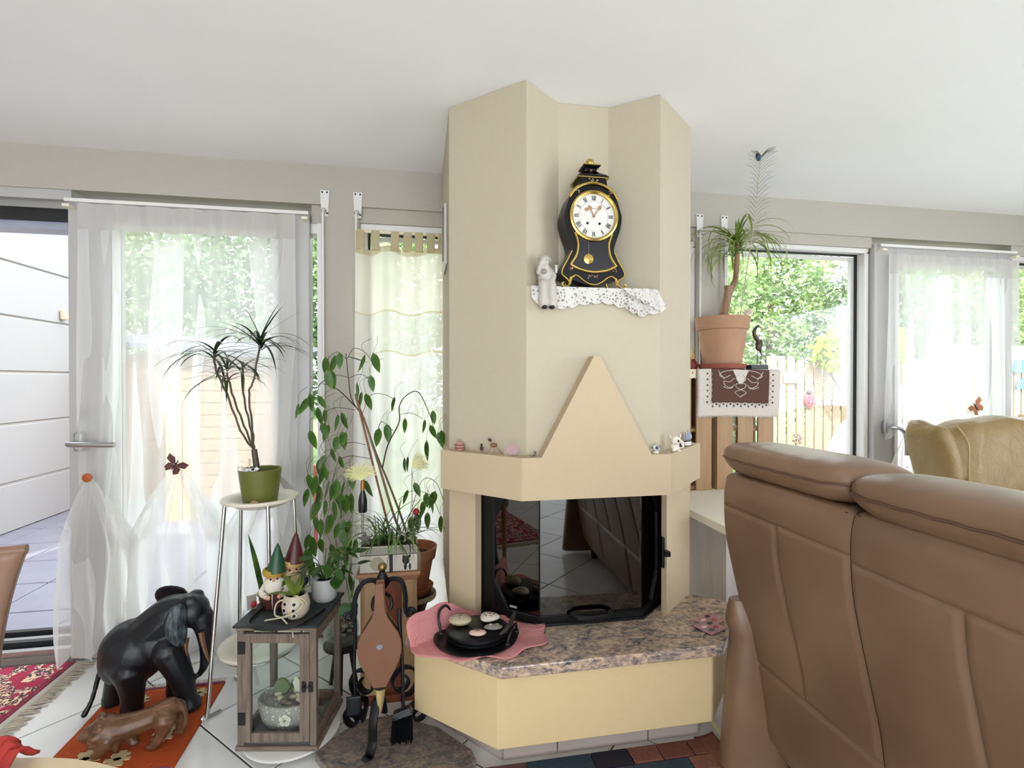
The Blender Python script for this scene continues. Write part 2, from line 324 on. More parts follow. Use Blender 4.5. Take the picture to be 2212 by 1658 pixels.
for i in range(36):
    x = 4.36+i*.128; z = 1.62+.03*math.sin(i*1.7) if i > 1 else 1.66
    if pk is None: pk = MB().xz([(-.05, 0), (.05, 0), (.05, .97), (.03, 1), (-.03, 1), (-.05, .97)], -.01, .01).build('picket', m_fence, fe); pk.location = (x-6.5, 0, 0.02); pk.scale = (1, 1, z)
    else: inst(pk, 'picket', fe, (x-6.5, 0, .02), 0, (1, 1, z))
for z in (.52, 1.06): MB().box(-2.2, 2.4, .012, .045, z, z+.09).build('rail', m_fence, fe)
MB().box(-2.30, -2.22, -.02, .06, 0, 1.68).build('post', m_fence, fe)
# small ornaments hanging on the fence
sg = thing('wooden_sign', 'small white sign with blue writing on the picket fence', 'sign', (4.46, 5.47, 1.28))
MB().box(-.10, .10, -.012, .0, 0, .125).build('board', M('F0EEEA', .6), sg, bevel=.004, seg=1)
mb = MB()
for z, x0, x1 in ((.085, -.03, -.02), (.06, -.08, -.03), (.028, -.08, -.01)):
    x = x0
    while x < x1: mb.box(x, x+.007, -.0135, -.0115, z-.008, z+.008+.004*math.sin(x*400)); x += .011
for a in range(6): mb.tube([(.05, -.0135, .06), (.05+.035*math.cos(a*pi/3), -.0135, .06+.035*math.sin(a*pi/3))], .0022, 5)
mb.build('lettering', M('3A4A78', .6), sg)
bug = thing('ladybird_ornament', 'round red ladybird ornament hanging on the picket fence', 'ornament', (4.72, 5.46, .98))
MB().ell((0, 0, .09), .075, .025, .09, 18, 10).build('body', M('D8525A', .4), bug, smooth=True)
MB().ell((-.02, -.012, .185), .035, .02, .028, 12, 8).build('head', M('5A4A48', .5), bug, smooth=True)
for x, z in ((-.03, .06), (.03, .11), (.02, .05), (-.02, .12)): MB().ell((x, -.022, z), .011, .008, .011, 8, 6).build('spot', M('5A3038', .5), bug)
sf = MB()
for a in range(6):
    d = V((math.cos(a*pi/3+.26), 0, math.sin(a*pi/3+.26))); sf.tube([(0, 0, 0), d*.075], .006, 6); sf.tube([d*.045+V((d.z, 0, -d.x))*.022, d*.06, d*.045-V((d.z, 0, -d.x))*.022], .005, 5)
sfo = tag(sf.build('snowflake_ornament', M('9A8A84', .5)), 'grey metal snowflake ornament hanging on the picket fence', 'ornament'); sfo.location = (4.57, 5.475, .60)
cv = MB()
def cover(u, t):
    a = 2*pi*u; r = .72-.30*t**1.5+.03*math.sin(a*7)*(1-t)+.02*math.sin(a*3+1)
    z = 1.15*(1-(1-t)**1.0)+.05*math.sin(a*2)*t
    if t > .93: r *= (1-t)/.07
    return (r*math.cos(a)*1.05, r*math.sin(a)*.7, z+.18*math.cos(a)*t)
cv.grid(cover, 40, 16)
ko = N('cover_cloth'); z = ko.sep(ko.co())[2]; dots = ko.n('TexVoronoi', {'Vector': ko.co(), 'Scale': 9}); spot = ko.math('LESS_THAN', dots.outputs['Distance'], .13)
band = ko.math('LESS_THAN', ko.math('ABSOLUTE', ko.math('SUBTRACT', z, .42)), .025)
ko.set(c=ko.mix(band, ko.mix(spot, 'E8E0DE', 'A07068'), '7FB6E0'), r=.7)
tag(cv.build('garden_cover', ko.m, smooth=True), 'white patterned cover with blue band draped over garden furniture', 'cover').location = (4.72, 4.42, -.045)
sh = thing('garden_shed', 'timber garden shed with grey sloping roof behind door curtain', 'shed', (-2.45, 7.0, -.07))
plank = None
for i in range(12):
    if plank is None: plank = MB().box(-.95, .95, -.02, .02, 0, .135).build('plank', wood('shed_wood', '8E6E4C', 'AE8E68', 3, 'X', .7), sh, bevel=.006, seg=1); plank.location = (0, -.6, .0)
    else: inst(plank, 'plank', sh, (0, -.6, i*.14))
MB().box(-.92, .92, -.58, .6, 0, 1.6).build('body', M('7A6048', .8), sh)
MB().add([(-1.1, -.8, 1.84), (1.08, -.8, 1.66), (1.08, .75, 1.85), (-1.1, .75, 2.03), (-1.1, -.8, 1.78), (1.08, -.8, 1.60), (1.08, .75, 1.79), (-1.1, .75, 1.97)], [(0, 1, 2, 3), (7, 6, 5, 4), (0, 4, 5, 1), (1, 5, 6, 2), (2, 6, 7, 3), (3, 7, 4, 0)]).build('roof', M('5E6068', .7), sh)
yp = thing('timber_screen', 'yellow timber privacy screen of upright boards on lawn', 'screen', (-2.2, 5.4, -.07)); yb = None
for i in range(2):
    if yb is None: yb = MB().box(-.07, .07, -.015, .015, 0, 1.25).build('board', wood('yellow_timber', 'BCA868', 'CFC08C', 4), yp, bevel=.004, seg=1); yb.location = (-.15, 0, 0)
    else: inst(yb, 'board', yp, (-.15+i*.15, 0, 0))
cp = thing('coral_panel', 'coral red upright panel outside the narrow window strip', 'panel', (-.83, 4.3, -.05))
MB().box(-.12, .12, -.02, .02, .0, .66).build('board', M('B4685A', .7), cp, bevel=.004, seg=1); MB().box(-.03, .03, -.035, .035, -.005, .68).build('post', M('A85A4C', .7), cp)
ol = thing('outdoor_lamp', 'small peach wall lamp on the white outside wall', 'lamp', (-3.6, 5.9, 1.98)); MB().box(0, .05, -.035, .035, -.05, .05).build('lamp_body', M('D9B79A', .5), ol, bevel=.012); MB().box(-.012, .0, -.02, .02, -.03, .03).build('bracket', M('8A8580', .5), ol)
# ------------------------------------------------------------------ fireplace
k = N('cream_render'); nz = k.noise(k.co(), 45, 4); k.set(c=k.mix(nz.outputs[0], 'B4A993', 'BBB09B'), r=.75).bump(nz.outputs[0], .08, .002); m_cream = k.m
k = N('cream_render_base'); nz = k.noise(k.co(), 45, 4); k.set(c=k.mix(nz.outputs[0], 'D2BA8C', 'D8C295'), r=.75).bump(nz.outputs[0], .08, .002); m_cream2 = k.m
k = N('cream_render_mantel'); nz = k.noise(k.co(), 45, 4); k.set(c=k.mix(nz.outputs[0], 'BAA688', 'C1AE90'), r=.75).bump(nz.outputs[0], .08, .002); m_cream3 = k.m
m_gran = granite('hearth_granite', [(.36, '2E2C34'), (.43, '6A6669'), (.50, 'A08D80'), (.57, 'CDB196'), (.68, 'DAC9B8')])
m_gran2 = granite('floor_granite', [(.34, '2C2A2C'), (.45, '5E5A5A'), (.53, '7E7168'), (.62, 'A08C7A'), (.74, '9A928E')], 18, .35)
fp = thing('fireplace', 'cream rendered fireplace with clock niche and brown granite hearth', 'fireplace', (.63, 2.0, 0))
hexa = [(.114, 2.67), (.114, 2.029), (.378, 1.792), (.898, 1.792), (1.144, 2.003), (1.144, 2.67)]
nich = [(.114, 2.67), (.114, 2.029), (.378, 1.792), (.533, 1.918), (.739, 1.918), (.898, 1.792), (1.144, 2.003), (1.144, 2.67)]
MB().prism(hexa, .89, 1.657).prism(nich, 1.657, 2.399).build('chimney_breast', m_cream, fp, world=True)
mn = MB().prism([(.349, 1.731), (.913, 1.731), (1.197, 2.011), (1.15, 2.06), (1.15, 2.3), (.108, 2.3), (.108, 2.03), (.078, 1.997)], .891, 1.042).build('mantel', m_cream3, fp, world=True)
MB().xz([(.421, 1.0415), (.837, 1.0415), (.638, 1.402), (.614, 1.402)], 1.7312, 1.80).build('gable', m_cream3, fp, world=True)
for q in ([(.114, 2.67), (.114, 2.029), (.209, 1.944), (.235, 1.97), (.235, 2.6), (.235, 2.67)], [(.952, 1.838), (1.144, 2.003), (1.144, 2.67), (1.06, 2.67), (1.06, 1.985), (.944, 1.866)]): MB().prism(q, .395, .892).build('firebox_surround', m_cream3, fp, world=True)
MB().prism([(.246, 1.612), (1.01, 1.612), (1.255, 1.865), (1.12, 1.99), (1.12, 2.66), (.13, 2.66), (.13, 2.01), (-.025, 1.868)], .112, .356).build('hearth_base', m_cream2, fp, world=True, bevel=.004, seg=1)
MB().prism([(.254, 1.588), (1.036, 1.588), (1.30, 1.86), (1.146, 2.0), (1.146, 2.66), (.112, 2.66), (.112, 2.02), (-.058, 1.853)], .356, .395).build('hearth_slab', m_gran, fp, world=True, bevel=.005)
pl = MB().prism([(.285, 1.722), (1.01, 1.722), (1.16, 1.88), (1.1, 2.6), (.16, 2.6), (.10, 1.92)], 0.001, .112).build('plinth', m_grout, fp, world=True)
m_pt = M('B3A49C', .3, var=.08, scale=6)
for x0, x1 in ((.282, .472), (.476, .813), (.817, 1.013)): MB().box(x0, x1, 1.712, 1.724, .001, .112).build('plinth_tile', m_pt, pl, world=True)
for a, b in (((.275, 1.715), (.128, 1.882)), ((.126, 1.886), (.05, 1.97)), ((1.018, 1.716), (1.12, 1.83))):
    d = V((b[0]-a[0], b[1]-a[1])).normalized(); nn = V((-d.y, d.x))*(.012 if b[0] > a[0] else -.012)
    MB().prism([a, b, (b[0]+nn.x, b[1]+nn.y), (a[0]+nn.x, a[1]+nn.y)], .001, .112).build('plinth_tile', m_pt, pl, world=True)
# firebox: black frame of three faces, panes with cut corners, handle
m_iron = M('101114', .38, .4, .12)
fb = [(.222, 1.995), (.435, 1.828), (.842, 1.82), (1.03, 1.99)]
fr = MB()
def vq(a, b, z0, z1, th=.02):
    d = V((b[0]-a[0], b[1]-a[1])).normalized(); n_ = V((-d.y, d.x))*th; return [(a[0], a[1]), (b[0], b[1]), (b[0]+n_.x, b[1]+n_.y), (a[0]+n_.x, a[1]+n_.y)]
def lerp2(a, b, t): return (a[0]+(b[0]-a[0])*t, a[1]+(b[1]-a[1])*t)
z0, z1 = .396, .93
for a, b in zip(fb, fb[1:]): fr.prism(vq(a, b, 0, 0, .03), z0, z0+.035); fr.prism(vq(a, b, 0, 0, .03), .88, z1)
for a, b, t0, t1 in ((fb[0], fb[1], 0, .28), (fb[2], fb[3], .62, 1.0)): fr.prism(vq(lerp2(a, b, t0), lerp2(a, b, t1), 0, 0, .03), z0, z1)
fr.prism(vq(fb[1], lerp2(fb[1], fb[2], .012), 0, 0, .02), z0, z1); fr.prism([(.20, 2.03), (.24, 2.0), (.24, 2.2), (.20, 2.2)], z0, z1); fr.prism([(1.0, 2.0), (1.04, 2.0), (1.04, 2.2), (1.0, 2.2)], z0, z1)
def ext(p, c, s): return (c[0]+(p[0]-c[0])*s, c[1]+(p[1]-c[1])*s)
fr.prism([ext(p, (.63, 2.1), 1.03) for p in fb]+[(1.0, 2.3), (.25, 2.3)], .396, .405)
frame = fr.build('firebox_frame', m_iron, fp, world=True, bevel=.003, seg=1)
for a, b, t, e in ((fb[0], fb[1], .28, 1), (fb[2], fb[3], .62, -1)):      # triangular gussets in the pane corners
    p = lerp2(a, b, t); q = lerp2(a, b, t+.22*e)
    for za, zb in ((z0+.035, z0+.14), (.88, .775)):
        d = V((b[0]-a[0], b[1]-a[1])).normalized(); n_ = V((-d.y, d.x))*.02
        MB().add([(p[0], p[1], za), (q[0], q[1], za), (p[0], p[1], zb), (p[0]+n_.x, p[1]+n_.y, za), (q[0]+n_.x, q[1]+n_.y, za), (p[0]+n_.x, p[1]+n_.y, zb)], [(0, 1, 2), (5, 4, 3), (0, 3, 4, 1), (1, 4, 5, 2), (2, 5, 3, 0)]).build('corner_gusset', m_iron, frame, world=True)
kg = N('fire_glass'); trn = kg.n('BsdfTransparent', {0: (.16, .12, .10, 1)}); gl = kg.n('BsdfGlossy', {'Color': (1, .97, .94, 1), 'Roughness': .015}); fres = kg.n('Fresnel', {0: 1.6})
mx = kg.n('MixShader', {0: kg.math('ADD', kg.math('MULTIPLY', fres.outputs[0], .9), .05, True), 1: trn.outputs[0], 2: gl.outputs[0]}); kg.t.links.new(mx.outputs[0], kg.out.inputs[0])
for a, b in zip(fb, fb[1:]):
    d = V((b[0]-a[0], b[1]-a[1])).normalized(); n_ = V((-d.y, d.x))*.008; a2, b2 = (a[0]+n_.x, a[1]+n_.y), (b[0]+n_.x, b[1]+n_.y)
    MB().prism(vq(a2, b2, 0, 0, .005), z0+.03, .90).build('glass_pane', kg.m, frame, world=True)
ch = MB(); ch.prism([(.25, 2.36), (1.0, 2.36), (1.0, 2.33), (.25, 2.33)], .40, .92); ch.prism([(.22, 2.03), (.25, 2.03), (.27, 2.36), (.24, 2.36)], .40, .92); ch.prism([(1.0, 2.03), (1.03, 2.03), (1.01, 2.36), (.98, 2.36)], .40, .92); ch.prism([(.24, 2.0), (.44, 1.85), (.83, 1.85), (1.0, 2.0), (1.0, 2.36), (.25, 2.36)], .41, .43)
ch.build('fire_chamber', M('7A5844', .85, var=.2, scale=9), fp, world=True)
mb = MB()
for i, (x, y, r_, a) in enumerate(((.45, 2.05, .05, 20), (.6, 2.1, .045, -15), (.78, 2.05, .05, 10))): mb.tube([V((x, y, .475))+rot(0, 0, a) @ V((-.13, 0, 0)), V((x, y, .475))+rot(0, 0, a) @ V((.13, 0, 0))], r_, 9)
mb.build('log', M('5A4132', .9, var=.2, scale=20), fp, world=True, smooth=True)
MB().tube(bez([(.555, 1.822, .432), (.57, 1.80, .432), (.60, 1.79, .432), (.68, 1.788, .432), (.705, 1.80, .432), (.715, 1.822, .432)], 4), .009, 8).build('door_handle', m_iron, frame, world=True, smooth=True)
MB().box(.936, .958, 1.815, 1.845, .628, .648).box(.93, .94, 1.83, 1.85, .58, .70).build('door_latch', m_iron, frame, world=True, bevel=.002)
MB().box(.335, .365, 1.876, 1.878, .455, .463, tr(.35, 1.877, 0) @ rot(0, 0, -38) @ tr(-.35, -1.885, 0)).build('maker_plate', M('D8D8D8', .3, .6), frame, world=True)
mb = MB().box(.098, .114, 2.13, 2.36, 1.80, 2.06); 
vt = mb.build('vent_plate', M('C9C6C0', .4, .2), fp, world=True, bevel=.01); MB().box(.092, .099, 2.14, 2.17, 1.82, 2.04).build('vent_slot', M('6E665E', .4, .3), vt, world=True)
def fuse(mb, name, mt, parent=None, voxel=.006, smooth=4, world=True):
    """weld overlapping volumes into one continuous skin"""
    o = mb.build(name, mt, parent, world=world)
    md = o.modifiers.new('r', 'REMESH'); md.mode = 'VOXEL'; md.voxel_size = voxel; md.use_smooth_shade = True
    if smooth: sm = o.modifiers.new('s', 'SMOOTH'); sm.factor = .5; sm.iterations = smooth
    dg = bpy.context.evaluated_depsgraph_get(); me = bpy.data.meshes.new_from_object(o.evaluated_get(dg)); old = o.data; o.modifiers.clear(); o.data = me; me.name = name; bpy.data.meshes.remove(old)
    if mt and not len(me.materials): me.materials.append(mt)
    for p in me.polygons: p.use_smooth = True
    return o
def limb(mb, pts, rad, n=10, k=4):
    rr = bez([(r, 0, 0) for r in rad], k); mb.tube(bez(pts, k), [max(.001, r.x) for r in rr], n); mb.ell(pts[0], rad[0], nu=10, nv=6); mb.ell(pts[-1], rad[-1], nu=10, nv=6); return mb
# ------------------------------------------------------------------ curtains
m_sheer = sheer('sheer_white', 'F6F6F4', .50, .26); m_sheerb = sheer('sheer_white_band', 'EAE8E4', .72); m_lin = sheer('cream_linen', 'F5F1E2', .88); m_lace = sheer('cream_lace_band', 'F1EEE4', .74, .1); m_linlow = sheer('cream_linen_sheer', 'F5F3EC', .76, .14); m_tab = sheer('cream_tab', 'DED3B4', .93)
def fold(x, z, ph=0): return .013*math.sin(x*42+ph+.6*math.sin(z*2.3))+.008*math.sin(x*97+1.3*math.sin(z*3+ph))
def sheer_set(lbl, x0, x1, zt, pins, floor_z, ph, group=None, deep=True):
    c = thing('sheer_curtain', lbl, 'curtain', ((x0+x1)/2, YF-.06, .0), 0, group)
    yb = YF-.05
    MB().grid(lambda u, v: (x0+(x1-x0)*u, yb+.6*fold(x0+(x1-x0)*u, zt, ph), zt-.12*v), 90, 4).build('header_band', m_sheerb, c, world=True, smooth=True, fix=False)
    def zb(x):                                   # lower hem of the sheet: high at the pins, sagging between
        for (a, za), (b, zb_) in zip(pins, pins[1:]):
            if a <= x <= b: t = (x-a)/(b-a); return za+(zb_-za)*t-.34*math.sin(pi*t)**.8
        return pins[0][1]-.5*(pins[0][0]-x)*2 if x < pins[0][0] else pins[-1][1]-.5*(x-pins[-1][0])*2
    def sheet(u, v):
        x = x0+(x1-x0)*u; b = zb(x); z = zt-.12-(zt-.12-b)*v; pull = 0
        for px_, pz in pins:
            d = x-px_; pull -= .30*d*math.exp(-(d/.14)**2)*max(0, v)**5
        return (x+pull-.012*math.sin(z*1.6+u*3)*v, yb+fold(x, z, ph)*(.6+.6*v), z)
    MB().grid(sheet, 120, 34).build('sheet', m_sheer, c, world=True, smooth=True, fix=False)
    for i, (px_, pz) in enumerate(pins):         # fabric gathered at each pin falls in a fan of folds
        l = x0-.07 if i == 0 else (pins[i-1][0]*.55+px_*.45); r = x1+.03 if i == len(pins)-1 else (px_*.45+pins[i+1][0]*.55)
        def fan(u, v, l=l, r=r, px_=px_, pz=pz, i=i):
            bx = l+(r-l)*u; z1 = floor_z+.05*abs(math.sin(u*9+i)); sp = min(1, v/.40)**.85
            x = px_+(bx-px_)*sp; zz = pz-(pz-z1)*v-.10*math.sin(pi*u)*v*(1-v)
            if u < .18 or u > .82: zz += .12*v*(1-v)
            return (x+.012*math.sin(v*7+u*20)*v, yb-.028-.022*math.cos(u*6*pi*1.5+i)*v**.6-.01*math.sin(v*9+u*13), zz)
        MB().grid(fan, 46, 26).build('gathered_drape', m_sheer if not deep else m_sheerf, c, world=True, smooth=True, fix=False)
    return c
m_sheerf = sheer('sheer_white_folds', 'F2F2F0', .60, .25)
sheer_set('sheer white curtain with swags pinned up on the handled terrace door', -1.54, -.60, 2.125, [(-1.486, .88), (-1.123, .925), (-.706, .89)], .02, 0)
sheer_set('sheer white curtain on the door behind the cream armchair', 2.82, 3.80, 2.09, [(2.94, 1.06), (3.40, 1.15), (3.765, 1.08)], .02, 2, deep=False)
# rods
for lbl, x0, x1, z in (('slim white curtain rod above the handled terrace door', -1.605, -.545, 2.142), ('slim white curtain rod above the door behind the armchair', 2.78, 3.82, 2.142)):
    t = thing('curtain_rod', lbl, 'curtain rod', ((x0+x1)/2, YF-.03, z)); MB().box(x0, x1, YF-.036, YF-.024, z-.006, z+.01).build('rail', m_white, t, world=True, bevel=.002)
    for x in (x0, x1-.03): MB().box(x, x+.03, YF-.05, YF-.006, z-.035, z-.02).build('end_clip', M('E4DCC8', .5), t, world=True, bevel=.003)
MB()
# buttons and butterflies pinning the curtains
def button(x, z, c, lbl): 
    o = MB().lathe([(0, -.006), (.017, -.006), (.02, -.002), (.02, .003), (.015, .006), (0, .006)], 20, rot(90)).build('curtain_button', M(c, .5), smooth=True); o.location = (x, YF-.10, z); tag(o, lbl, 'button')
button(-1.480, .875, 'B4561E', 'round orange button pinning the door curtain below the lever handle'); button(-.706, .89, 'C58A52', 'round tan button pinning the door curtain behind the green pot')
button(2.94, 1.055, 'D8C4A4', 'round cream button pinning the curtain beside the white door handle'); button(3.765, 1.08, 'D2B48C', 'round tan button pinning the curtain above the cream armchair')
def butterfly(x, z, c, s, lbl, tilt):
    t = thing('curtain_butterfly', lbl, 'butterfly', (x, YF-.105, z)); t.rotation_euler.y = R(tilt)
    for sx in (-1, 1):
        MB().add([V(p)*s for p in [(0, 0, 0), (sx*.02, -.004, .028), (sx*.05, -.008, .032), (sx*.046, -.008, .006), (sx*.02, -.004, -.004)]], [(0, 1, 2, 3, 4)]).build('upper_wing', M(c, .5, var=.2), t, solid=.002)
        MB().add([V(p)*s for p in [(0, 0, -.002), (sx*.03, -.005, -.006), (sx*.034, -.006, -.03), (sx*.018, -.004, -.044), (sx*.006, -.002, -.03)]], [(0, 1, 2, 3, 4)]).build('lower_wing', M(c, .5, var=.2), t, solid=.002)
    MB().tube([V((0, -.003, .022))*s, V((0, -.003, -.028))*s], .003*s, 6).build('body', M('2A1C1A', .6), t)
butterfly(-1.115, .925, '5E2A2A', 1.0, 'dark red butterfly clip gathering the door curtain', 35); butterfly(3.40, 1.15, 'B87850', 1.15, 'copper brown butterfly clip on the curtain behind the armchair', -40)
# cream tab curtain on the narrow window
c = thing('tab_curtain', 'cream tab top curtain with lace band on the narrow window', 'curtain', (-.05, YF-.04, 0)); ya = YF-.045; xa, xb = -.318, .17
def lf(x, z): return .012*math.sin(x*46+.4*math.sin(z*2))+.008*math.sin(x*81+z)
for nm, za, zb_, mt in (('upper_panel', 1.955, 1.66, m_lin), ('hem_band', 1.985, 1.955, m_tab), ('lace_band', 1.655, 1.455, m_lace), ('lower_panel', 1.45, .04, m_linlow), ('seam_trim', 1.662, 1.653, m_tab), ('seam_trim', 1.457, 1.448, m_tab)):
    MB().grid(lambda u, v: (xa-.02*(2-za+(za-zb_)*v)*.6*(1-u)+(xb-xa)*u, ya+lf(xa+(xb-xa)*u, za-(za-zb_)*v), za-(za-zb_)*v-.012*math.sin(u*14)), 60, 8).build(nm, mt, c, world=True, smooth=True, fix=False)
for x in (-.295, -.222, -.125, -.062, -.005, .055, .11): MB().box(x-.021, x+.021, ya-.012, ya+.008, 1.97, 2.068).build('tab', m_tab, c, world=True, bevel=.004)
rod = tag(MB().tube([(-.318, YF-.047, 2.063), (.2, YF-.047, 2.063)], .008, 8).build('tab_rod', M('E2D9C0', .5)), 'thin cream rod carrying the tab top curtain', 'curtain rod')
# roller shutter brackets on the pillars
for i, (x, lbl) in enumerate(((-.472, 'white shutter bracket with pull rod above the swagged door edge'), (-.312, 'white shutter bracket with pull rod beside the tab curtain'), (1.586, 'white shutter bracket with pull rod next to the fireplace column'), (1.742, 'white shutter bracket with pull rod beside the peacock feather'))):
    t = thing('shutter_bracket', lbl, 'bracket', (x, YF-.001, 2.17)); MB().xz([(-.022, .10), (.022, .10), (.016, -.03), (-.016, -.03)], -.006, 0).build('plate', m_white, t)
    for a, b in ((-.012, .09), (.012, .09), (.012, -.015)): MB().lathe([(.0045, 0), (.0045, .002), (0, .002)], 10, tr(a, -.006, b) @ rot(90)).build('screw', m_rubber, t)
    MB().lathe([(0, 0), (.013, 0), (.013, .012), (.009, .02), (0, .02)], 14, tr(-.004, -.006, -.005) @ rot(90)).build('gear', M('B8B4AE', .4), t, smooth=True)
    MB().tube([(-.006, -.02, -.01), (-.006, -.024, -.06), (-.006, -.016, -1.3)], .006, 8).build('pull_rod', m_white, t)
# ------------------------------------------------------------------ brown leather sofa, its back to the hearth
k = N('brown_leather'); v = k.co(); a = k.noise(v, 4, 4); b = k.noise(v, 160, 3); k.set(c=k.ramp(a.outputs[0], [(.3, '745945'), (.7, '846750')]), r=.38).bump(b.outputs[0], .12, .002); m_lea = k.m
m_leads = M('5C4233', .55)
so = thing('sofa', 'brown leather sofa with loose headrests seen from behind', 'sofa', (1.45, .78, 0))
prof = bez([(1.04, 0, 1.012), (1.004, 0, 1.008), (.99, 0, .975), (.985, 0, .92), (.993, 0, .807), (1.024, 0, .666), (1.067, 0, .491), (1.083, 0, .393), (1.107, 0, .246), (1.125, 0, .145), (1.16, 0, .10)], 6)
def pz(z):                                       # back face x at height z
    best = min(range(len(prof)-1), key=lambda i: 0 if prof[i+1].z <= z <= prof[i].z and i > 8 else 9)
    a, b = prof[best], prof[best+1]; t = (a.z-z)/(a.z-b.z) if abs(a.z-b.z) > 1e-6 else 0; return a.x+(b.x-a.x)*t
def panel(y0, y1, i0, i1, nm='back_panel'):
    sec = prof[i0:i1+1]; m_ = len(sec)-1
    def fn(u, v):
        f = v*m_; i = min(int(f), m_-1); q = sec[i].lerp(sec[i+1], f-i); t = (sec[min(i+1, m_)]-sec[i]).normalized(); nn = V((t.z, 0, -t.x))
        e = min(u*(y0-y1), (1-u)*(y0-y1))/.008; w_ = min(v, 1-v)*m_*.035/.008; g_ = min(1, e)*min(1, w_); dep = -.007*(1-g_)+.006*math.sin(pi*u)*math.sin(pi*v)
        return (q.x-abs(nn.x)*dep*1.0, y0+(y1-y0)*u, q.z+(dep if q.z > 1.0 else 0))
    MB().grid(fn, 24, max(6, m_*2)).build(nm, m_lea, so, world=True, smooth=True, fix=False, ang=80)
zi = lambda z: min(range(8, len(prof)), key=lambda i: abs(prof[i].z-z))
for mi, (ya_, yb_) in enumerate(((1.52, 1.02), (1.018, .518), (.516, .016))):
    ym = (ya_+yb_)/2; dz = 0 if mi == 0 else -.02
    a_, b_ = zi(.905+dz), zi(.385)
    panel(ya_, yb_, 0, a_); panel(ya_, ym, a_, b_); panel(ym, yb_, a_, b_); panel(ya_, yb_, b_, len(prof)-1)
    poly = [(p.x+.009, p.z) for p in prof]+[(1.30, .10), (1.26, .45), (1.20, .98), (1.12, 1.003)]
    mb = MB(); n_ = len(poly); mb.v = [(x, y, z-.004) for y in (yb_+.004, ya_-.004) for x, z in poly]; mb.f = [tuple(range(n_)), tuple(range(n_, 2*n_))[::-1]]+[(i, n_+i, n_+(i+1) % n_, (i+1) % n_) for i in range(n_)]
    mb.build('back_core', m_lea, so, world=True)
    def hr(u, v, ya_=ya_, yb_=yb_, mi=mi):       # headrest pillow
        y = ya_+.015-(ya_-yb_+.02)*u; e = (1-abs(2*u-1)**6)**.5; a = 2*pi*v
        ca, sa = math.cos(a), math.sin(a); rx = .128*(.55+.45*e); rz = .056*(.25+.75*e)*(1.22 if sa < 0 else .86)
        sg = lambda q, p: math.copysign(abs(q)**p, q); wr = .0022*math.sin(u*46+3*ca)*(1-e*.5)*max(0, -ca)
        return (1.10+rx*sg(ca, .8)-.01*e, y, 1.070-(.012 if mi else 0)+rz*sg(sa, .75)+.02*ca*-.3+wr)
    mb = MB().grid(hr, 44, 28); hp = mb.build('headrest', m_lea, so, world=True, smooth=True, ang=70)
    MB().tube([V(hr(i/40, .515))+V((-.001, 0, 0)) for i in range(41)], .0032, 6).build('piping', m_leads, hp, world=True)
    MB().box(1.05, 1.16, ya_-.42, ya_-.08, .99, 1.04).build('headrest_hinge', m_black, so, world=True)
    MB().box(1.26, 1.84, yb_+.004, ya_-.004, .28, .45).build('seat_cushion', m_lea, so, world=True, bevel=.05, seg=4, smooth=True)
MB().box(1.16, 1.82, .02, 1.50, .07, .28).build('sofa_base', m_lea, so, world=True, bevel=.02)
for ya_, yb_ in ((1.462, 1.582), (-.11, .012)):
    def arm(u, v, ya_=ya_, yb_=yb_):
        a = 2*pi*u; ca, sa = math.cos(a), math.sin(a); sg = lambda q, p: math.copysign(abs(q)**p, q); z = .03+.555*v
        w_ = (.5+.08*math.sin(v*3.0)) if v < .86 else (.5+.08*math.sin(v*3.0))*(1-((v-.86)/.14)**2*.42); back = -.012+.05*v
        return (1.43+.43*sg(ca, .35)+(back if ca < 0 else 0)-.02*(v > .8)*(ca < 0), (ya_+yb_)/2+(yb_-ya_)*w_*.9*sg(sa, .55), z)
    mb = MB(); mb.loft([[arm(i/40, j/14) for i in range(40)] for j in range(15)]); mb.build('arm', m_lea, so, world=True, smooth=True, ang=60)
for x in (1.2, 1.78):
    for y in (.08, 1.42): MB().lathe([(.022, 0), (.028, .07)], 12, tr(x, y, 0)).build('foot', m_black, so, world=True)
# ------------------------------------------------------------------ cream leather armchair
k = N('cream_leather'); v = k.co(); a = k.noise(v, 5, 4); b = k.noise(v, 14, 5, .6, 1.5); k.set(c=k.ramp(a.outputs[0], [(.3, '826A40'), (.7, '917A50')]), r=.4).bump(b.outputs[0], .35, .02); m_crl = k.m
ac = thing('armchair', 'cream leather armchair with puffed back before the curtained door', 'armchair', (2.95, 2.1, 0))
sg = lambda q, p: math.copysign(abs(q)**p, q)
def puff(cx, cy, cz, rx, ry, rz, px_=.5, pz_=.5, nu=36, nv=18, fn=None):
    rings = []
    for j in range(nv+1):
        b_ = -pi/2+pi*j/nv; ring_ = []
        for i in range(nu):
            a_ = 2*pi*i/nu; p = V((rx*sg(math.cos(b_), pz_)*sg(math.cos(a_), px_), ry*sg(math.cos(b_), pz_)*sg(math.sin(a_), px_), rz*sg(math.sin(b_), pz_))); p = fn(p) if fn else p; ring_.append((cx+p.x, cy+p.y, cz+p.z))
        rings.append(ring_)
    return MB().loft(rings)
def bk(p): return V((p.x*(1-.04*(p.z > .1))+.0*p.z, p.y+.05*p.z+.012*math.sin(p.x*30)*(abs(p.x) > .22), p.z+.02*math.cos(p.x*4)+.008*math.sin(p.x*24+p.z*9)))
mb = puff(2.98, 2.20, .86, .455, .11, .24, .45, .55, fn=bk)
